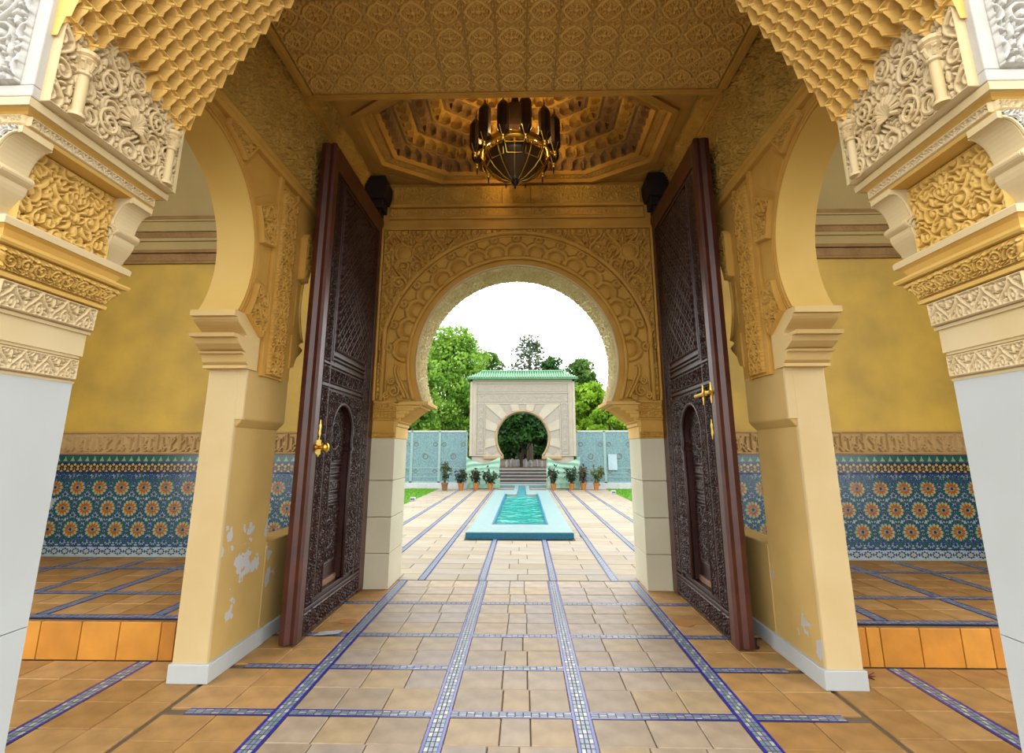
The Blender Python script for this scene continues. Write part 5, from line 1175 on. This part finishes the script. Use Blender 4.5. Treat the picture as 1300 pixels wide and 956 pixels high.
for s, nm in ((-1, 'left'), (1, 'right')):                  # mint cloth hung round the gate legs
    cl = thing('draped_cloth', (s*1.4, 18.8, 0), 'mint green cloth draped over the %s leg of the far gate' % nm, 'cloth', 'cloths on the gate legs')
    V = []; nu, nv = 46, 30; x0, x1 = (-2.02, -0.80) if s < 0 else (0.90, 2.08)
    for j in range(nv+1):
        for i in range(nu+1):
            u, v = i/nu, j/nv; sag = 0.22*math.sin(PI*u)*v; z = 0.03+(1.10-sag)*v
            fold = 0.014*math.sin(v*30+22*(u-0.5)**2+5*u*s)*(0.3+v)+0.010*math.sin(u*38)*(1-v); V.append((x0+(x1-x0)*u+0.02*math.sin(9*v), 18.80-fold, z))
    link('cloth_sheet', raw_mesh('cloth_sheet', V, grid_faces(nu, nv), MINT, None, True), cl)
st = thing('stone_steps', (0, 21, 0), 'flight of grey stone steps seen through the far gate', 'steps')
for k in range(5): MB().box(-1.6, 1.6, 20.6+k*0.36, 22.6, 0.115*k, 0.115*(k+1)-0.03).build('riser', STEPD, st); MB().box(-1.62, 1.62, 20.57+k*0.36, 22.6, 0.115*(k+1)-0.03, 0.115*(k+1)).build('tread', STEP, st)
gr_ = MB().box(-60, 60, 22.4, 90, -0.3, 0.57).build('ground', SOIL); tag(gr_, kind='structure')
g2 = MB().box(-60, 60, 18.9, 22.5, -0.3, -0.005).build('ground_rear', STEP); tag(g2, kind='structure')
g3 = MB().box(-60, 60, -12, 20, -0.5, -0.21).build('ground_base', SOIL); tag(g3, kind='structure')
gf = MB().box(-12, 12, -12, -4.0, -0.12, -0.012).build('forecourt', STONE[0]); tag(gf, kind='structure')
for k, (x, w_, h_) in enumerate(((-0.75, 0.16, 0.34), (-0.5, 0.2, 0.4), (-0.22, 0.16, 0.36), (0.15, 0.2, 0.4), (0.4, 0.22, 0.33), (0.72, 0.12, 0.36), (0.95, 0.14, 0.3))):
    q = MB(); q.lathe([(w_*0.5, 0.57), (w_*0.55, 0.57+h_*0.5), (w_*0.4, 0.57+h_*0.85), (w_*0.15, 0.57+h_)], (x, 25.5+0.3*(k % 3), 0), 8); o = q.build('pale_stone', PAPER)
    tag(o, 'pale upright stone among the trunks beyond the far gate', 'stone', 'pale stones beyond the far gate')

# ------------------------------------------------------------------ teal screens
for s, nm in ((-1, 'left'), (1, 'right')):
    kb = MB().box(*sorted((s*2.0, s*7.2)), 18.94, 19.12, 0, 0.21).build('trim_%d' % (1 if s < 0 else 2), PAPER, mirror=False); tag(kb, kind='structure')
    for k in range(5):
        x0, x1 = s*(2.0+1.03*k), s*(2.0+1.03*(k+1)); a, c = min(x0, x1), max(x0, x1)
        ordn = ['next to the gate', 'second from the gate', 'third from the gate', 'fourth from the gate', 'fifth from the gate'][k]
        p = thing('screen_panel', ((a+c)/2, 19.03, 0.2), 'teal perforated screen panel on the %s, %s' % (nm, ordn), 'screen', 'teal courtyard screens')
        MB().box(a+0.03, c-0.03, 19.02, 19.04, 0.23, 2.02).build('sheet', SCREEN, p, mirror=False)
        for (q0, q1, z0, z1) in ((a, a+0.045, 0.21, 2.05), (c-0.045, c, 0.21, 2.05), (a, c, 2.02, 2.075), (a, c, 0.21, 0.25)): MB().box(q0, q1, 19.0, 19.06, z0, z1).build('screen_frame', SCREENL if z1 < 2.07 else PAPER, p, mirror=False)
        m = (a+c)/2
        for (rx, rz, rr) in ((m, 1.14, 0.085), (m, 1.14, 0.15), (a+0.16, 1.58, 0.07), (c-0.16, 1.58, 0.07), (a+0.16, 0.62, 0.06), (c-0.16, 0.62, 0.06)):
            b = MB(); b.tube([(rx+rr*math.cos(t), 19.015, rz+rr*math.sin(t)) for t in np.linspace(0, 2*PI, 17)[:-1]], 0.012, 5, closed=True); b.build('star_ring', STEPD if rr < 0.1 else SCREENL, p, mirror=False)
        for z in (0.40, 0.55, 0.72): MB().box(a+0.04, c-0.04, 19.012, 19.02, z, z+0.025).build('slot', SCREENL, p, mirror=False)
sg = MB().box(3.14, 3.46, 18.97, 18.995, 0.66, 1.22).build('notice_board', mat('pale_blue_board', (0.42, 0.56, 0.62), None, 0.5), mirror=False); tag(sg, 'blank pale blue notice board fixed to the right teal screen', 'notice board')

# ------------------------------------------------------------------ potted plants
def leaf_mat(name, c1, c2, tr=0.35):
    m = bpy.data.materials.new(name); m.use_nodes = True; n = m.node_tree.nodes; l = m.node_tree.links; n.clear(); c1 = tuple(x*ALB for x in c1); c2 = tuple(x*ALB for x in c2)
    o = n.new('ShaderNodeOutputMaterial'); mx = n.new('ShaderNodeMixShader'); d = n.new('ShaderNodeBsdfPrincipled'); t = n.new('ShaderNodeBsdfTranslucent'); mx.inputs[0].default_value = tr; d.inputs['Roughness'].default_value = 0.55; d.inputs['Specular IOR Level'].default_value = 0.25
    tcn = n.new('ShaderNodeTexCoord'); z = n.new('ShaderNodeTexNoise'); z.inputs['Scale'].default_value = 1.1; z.inputs['Detail'].default_value = 3; r = n.new('ShaderNodeValToRGB')
    r.color_ramp.elements[0].position = 0.38; r.color_ramp.elements[1].position = 0.62; r.color_ramp.elements[0].color = (*c2, 1); r.color_ramp.elements[1].color = (*c1, 1)
    l.new(tcn.outputs['Object'], z.inputs['Vector']); l.new(z.outputs['Fac'], r.inputs['Fac'])
    for b_ in (d.inputs['Base Color'], t.inputs['Color']): l.new(r.outputs['Color'], b_)
    l.new(d.outputs[0], mx.inputs[1]); l.new(t.outputs[0], mx.inputs[2]); l.new(mx.outputs[0], o.inputs['Surface']); return m
PL1 = leaf_mat('pot_leaf_dark', (0.035, 0.085, 0.04), (0.05, 0.055, 0.03)); PL2 = leaf_mat('pot_leaf_pale', (0.19, 0.24, 0.07), (0.09, 0.13, 0.05))
def leaf_cloud(C, L, Wd, seed, up_bias=0.3, droop=0.0):
    """folded leaf blades of length L at centres C"""
    rg = np.random.default_rng(seed); n = len(C); d = rg.normal(0, 1, (n, 3)); d[:, 2] += up_bias; d /= np.linalg.norm(d, axis=1)[:, None]
    a = rg.normal(0, 1, (n, 3)); w = np.cross(d, a); w /= np.linalg.norm(w, axis=1)[:, None]; q = np.cross(d, w); L = (L*rg.uniform(0.7, 1.25, n))[:, None]
    P = np.stack([C-d*L*0.5, C+w*Wd*L-d*L*0.05+q*L*0.06, C+d*L*0.5-q*L*0.06, C-w*Wd*L-d*L*0.05+q*L*0.06], 1).reshape(-1, 3)
    return P, np.arange(4*n).reshape(-1, 4)
pots = [(-2.66, 18.05, 0.72, 0.27, 'tall leafy plant in a brown pot before the left screen', 1), (-2.12, 18.25, 0.44, 0.24, 'dark leaved plant in an orange pot left of the left cloth', 0), (-1.60, 18.3, 0.42, 0.24, 'dark bushy plant in an orange pot before the middle of the left cloth', 0), (-1.10, 18.3, 0.40, 0.24, 'spreading plant in an orange pot nearest the left steps', 0),
        (1.10, 18.3, 0.52, 0.23, 'dark plant in an orange pot nearest the right steps', 0), (1.73, 18.4, 0.52, 0.23, 'sparse plant in an orange pot before the right cloth', 0), (2.15, 18.45, 0.58, 0.24, 'purplish brown leaved plant in an orange pot right of the right cloth', 2), (2.60, 18.45, 0.55, 0.24, 'yellow green striped plant in an orange pot before the right screen', 1)]
for k, (x, y, h, d, lab, kind) in enumerate(pots):
    t = thing('potted_plant', (x, y, 0), lab, 'potted plant', 'potted plants in a row before the far gate')
    r = d*0.42; mt = POTB if k == 0 else POT
    MB().lathe([(r*0.72, 0), (r*0.9, d*0.55), (r*0.98, d*0.80), (r*1.12, d*0.82), (r*1.12, d), (r*0.98, d), (r*0.95, d*0.88)], (x, y, 0), 16).build('pot', mt, t)
    MB().lathe([(r*0.96, d*0.86), (r*0.5, d*0.9), (0.004, d*0.92)], (x, y, 0), 12).build('soil', SOIL, t)
    rg = np.random.default_rng(50+k); C = []
    for q in range(7):
        a = rg.uniform(0, 2*PI); sp = rg.uniform(0.05, 0.24)*(1.3 if k == 3 else 1.0); top = h*rg.uniform(0.65, 1.0); lean = (0.22 if k == 7 and q < 4 else 0)
        pts = [(x+0.02*math.cos(a), y+0.02*math.sin(a), d*0.85), (x+sp*0.5*math.cos(a)+lean*0.4, y+sp*0.5*math.sin(a), d+top*0.5), (x+sp*math.cos(a)+lean, y+sp*math.sin(a), d+top)]
        b = MB(); b.tube(pts, [0.012, 0.009, 0.004], 5); b.build('stem', BARK, t)
        m = 22; f = rg.uniform(0.25, 1.05, m); P0, P1, P2 = [np.array(p) for p in pts]
        C.append(P0[None]*((1-f)**2)[:, None]+2*P1[None]*(f*(1-f))[:, None]+P2[None]*(f**2)[:, None]+rg.normal(0, 0.055, (m, 3)))
    P, Fc = leaf_cloud(np.concatenate(C), 0.15, 0.20, k, 0.5)
    link('foliage', raw_mesh('foliage', P, Fc, [PL1, PL2, leaf_mat('pot_leaf_brown', (0.13, 0.10, 0.06), (0.07, 0.07, 0.04))][kind] if kind != 1 else PL2 if k == 7 else leaf_mat('pot_leaf_mid', (0.10, 0.14, 0.05), (0.06, 0.07, 0.03)), mirror=False), t)['kind'] = 'stuff'

# ------------------------------------------------------------------ trees beyond
TL = [leaf_mat('leaf_bright', (0.30, 0.53, 0.06), (0.16, 0.36, 0.035)), leaf_mat('leaf_mid', (0.14, 0.27, 0.04), (0.08, 0.18, 0.03)), leaf_mat('leaf_dark', (0.06, 0.18, 0.03), (0.03, 0.10, 0.02)), leaf_mat('leaf_grey', (0.13, 0.19, 0.10), (0.08, 0.12, 0.06)), leaf_mat('leaf_lime', (0.33, 0.55, 0.03), (0.20, 0.40, 0.02))]
def tree(name, lab, x, y, z0, top, rad, n, kind, seed, blobs=26, leaf=0.30, low=0.25, spire=False):
    t = thing(name, (x, y, z0), lab, 'bush' if name == 'round_bush' else 'tree', 'trees behind the courtyard'); rg = np.random.default_rng(seed); H = top-z0
    b = MB(); tp = [(x+0.1*math.sin(i*1.3+seed), y, z0-0.15+H*0.85*i/6) for i in range(7)]; b.tube(tp, [0.16*H/6*(1-0.12*i) for i in range(7)], 8); b.build('trunk', BARK, t)
    cen = []
    for k in range(blobs):
        f = low+(1-low)*((k+0.5)/blobs); ww = rad*(1-(f-low)/(1-low)*0.92) if spire else rad*math.sin(PI*min(1, 0.16+0.84*(f-low)/(1-low)))**0.6
        a = k*2.4+seed; q = ww*math.sqrt(rg.uniform(0.1, 0.85)); cen.append((x+q*math.cos(a), y+q*math.sin(a)*0.8, z0+H*f*0.97, 0.18*H**0.5*rad**0.5*rg.uniform(0.75, 1.2)*(0.6 if spire else 1)))
    for k in range(0, blobs, 2):
        c = cen[k]; i = min(5, max(1, int((c[2]-z0)/H*6*0.7))); b = MB(); b.tube([tp[i], ((tp[i][0]+c[0])/2, (tp[i][1]+c[1])/2, (tp[i][2]+c[2])/2+0.12), c[:3]], [0.05*H/6, 0.035*H/6, 0.012], 5); b.build('branch', BARK, t)
    C = []
    for c in cen:
        m = n//blobs; v = rg.normal(0, 1, (m, 3)); v /= np.linalg.norm(v, axis=1)[:, None]; rr = c[3]*rg.uniform(0.35, 1.0, m)**0.6
        C.append(np.array(c[:3])+v*rr[:, None]*np.array([1.25, 1.1, 0.8]))
    P, Fc = leaf_cloud(np.concatenate(C), leaf, 0.30, seed, 0.15); link('foliage', raw_mesh('foliage', P, Fc, TL[kind], mirror=False), t)['kind'] = 'stuff'
# kind, label, x, depth, crown top, crown radius, leaves, leaf kind, seed, clumps, leaf length, lowest clump, pointed
for (nm, lab, tx, ty, top, rad, n, kind, seed, blobs, leaf, low, sp) in (
    ('broad_tree', 'bright green broad tree rising highest left of the far gate', -4.29, 29.5, 8.28, 2.66, 22000, 0, 1, 40, 0.22, 0.12, False),
    ('broad_tree', 'bright green tree at the left edge of the great arch', -5.11, 23.3, 6.38, 1.30, 14000, 0, 2, 30, 0.20, 0.1, False),
    ('open_tree', 'loose green tree between the bright tree and the gate roof', -2.27, 35.0, 8.12, 1.42, 5000, 1, 3, 20, 0.24, 0.15, False),
    ('slender_tree', 'tall sparse grey green tree above the gate roof', 0.60, 38.0, 10.03, 1.54, 2600, 3, 4, 22, 0.26, 0.3, False),
    ('open_tree', 'dark green tree behind the right half of the gate roof', 1.87, 33.0, 7.32, 1.23, 4200, 2, 5, 20, 0.26, 0.2, False),
    ('open_tree', 'loose mid green tree just right of the gate roof', 3.37, 29.0, 6.41, 1.26, 6000, 1, 6, 22, 0.26, 0.1, False),
    ('broad_tree', 'yellow green broad tree low on the right of the gate', 3.19, 23.6, 4.34, 1.17, 9000, 4, 7, 24, 0.24, 0.05, False),
    ('conifer_tree', 'pointed dark tree at the right edge of the great arch', 6.28, 33.0, 7.21, 1.03, 5000, 3, 8, 26, 0.24, 0.1, True),
    ('broad_tree', 'green tree behind the bush at the right edge of the great arch', 5.95, 28.0, 5.88, 1.31, 8000, 0, 13, 24, 0.26, 0.1, False),
    ('round_bush', 'round lime green bush above the right teal screen', 3.65, 21.5, 3.29, 1.00, 7000, 4, 9, 20, 0.17, 0.05, False),
    ('shade_tree', 'dark green tree framed by the horseshoe arch of the far gate', 0.03, 25.3, 4.04, 1.73, 12000, 2, 10, 30, 0.24, 0.36, False),
    ('dark_tree', 'dark tree standing behind left of the far gate', -4.07, 41.0, 6.68, 3.06, 9000, 2, 11, 26, 0.34, 0.02, False),
    ('dark_tree', 'dark tree standing behind right of the far gate', 4.75, 43.0, 6.26, 3.74, 9000, 2, 12, 26, 0.34, 0.02, False)):
    tree(nm, lab, tx, ty, 0.5, top, rad, n, kind, seed, blobs, leaf, low, sp)
hd = thing('hedge', (0, 48, 0.5), 'dark green hedge closing the view far beyond the gate', 'hedge')
rg = np.random.default_rng(77); N_ = 12000; C = np.stack([rg.uniform(-18, 18, N_), 48+rg.uniform(-0.8, 0.8, N_), 0.5+rg.uniform(0, 4.2, N_)], 1)
P, Fc = leaf_cloud(C, 0.55, 0.35, 5, 0.2); link('foliage', raw_mesh('foliage', P, Fc, TL[2], mirror=False), hd)['kind'] = 'stuff'
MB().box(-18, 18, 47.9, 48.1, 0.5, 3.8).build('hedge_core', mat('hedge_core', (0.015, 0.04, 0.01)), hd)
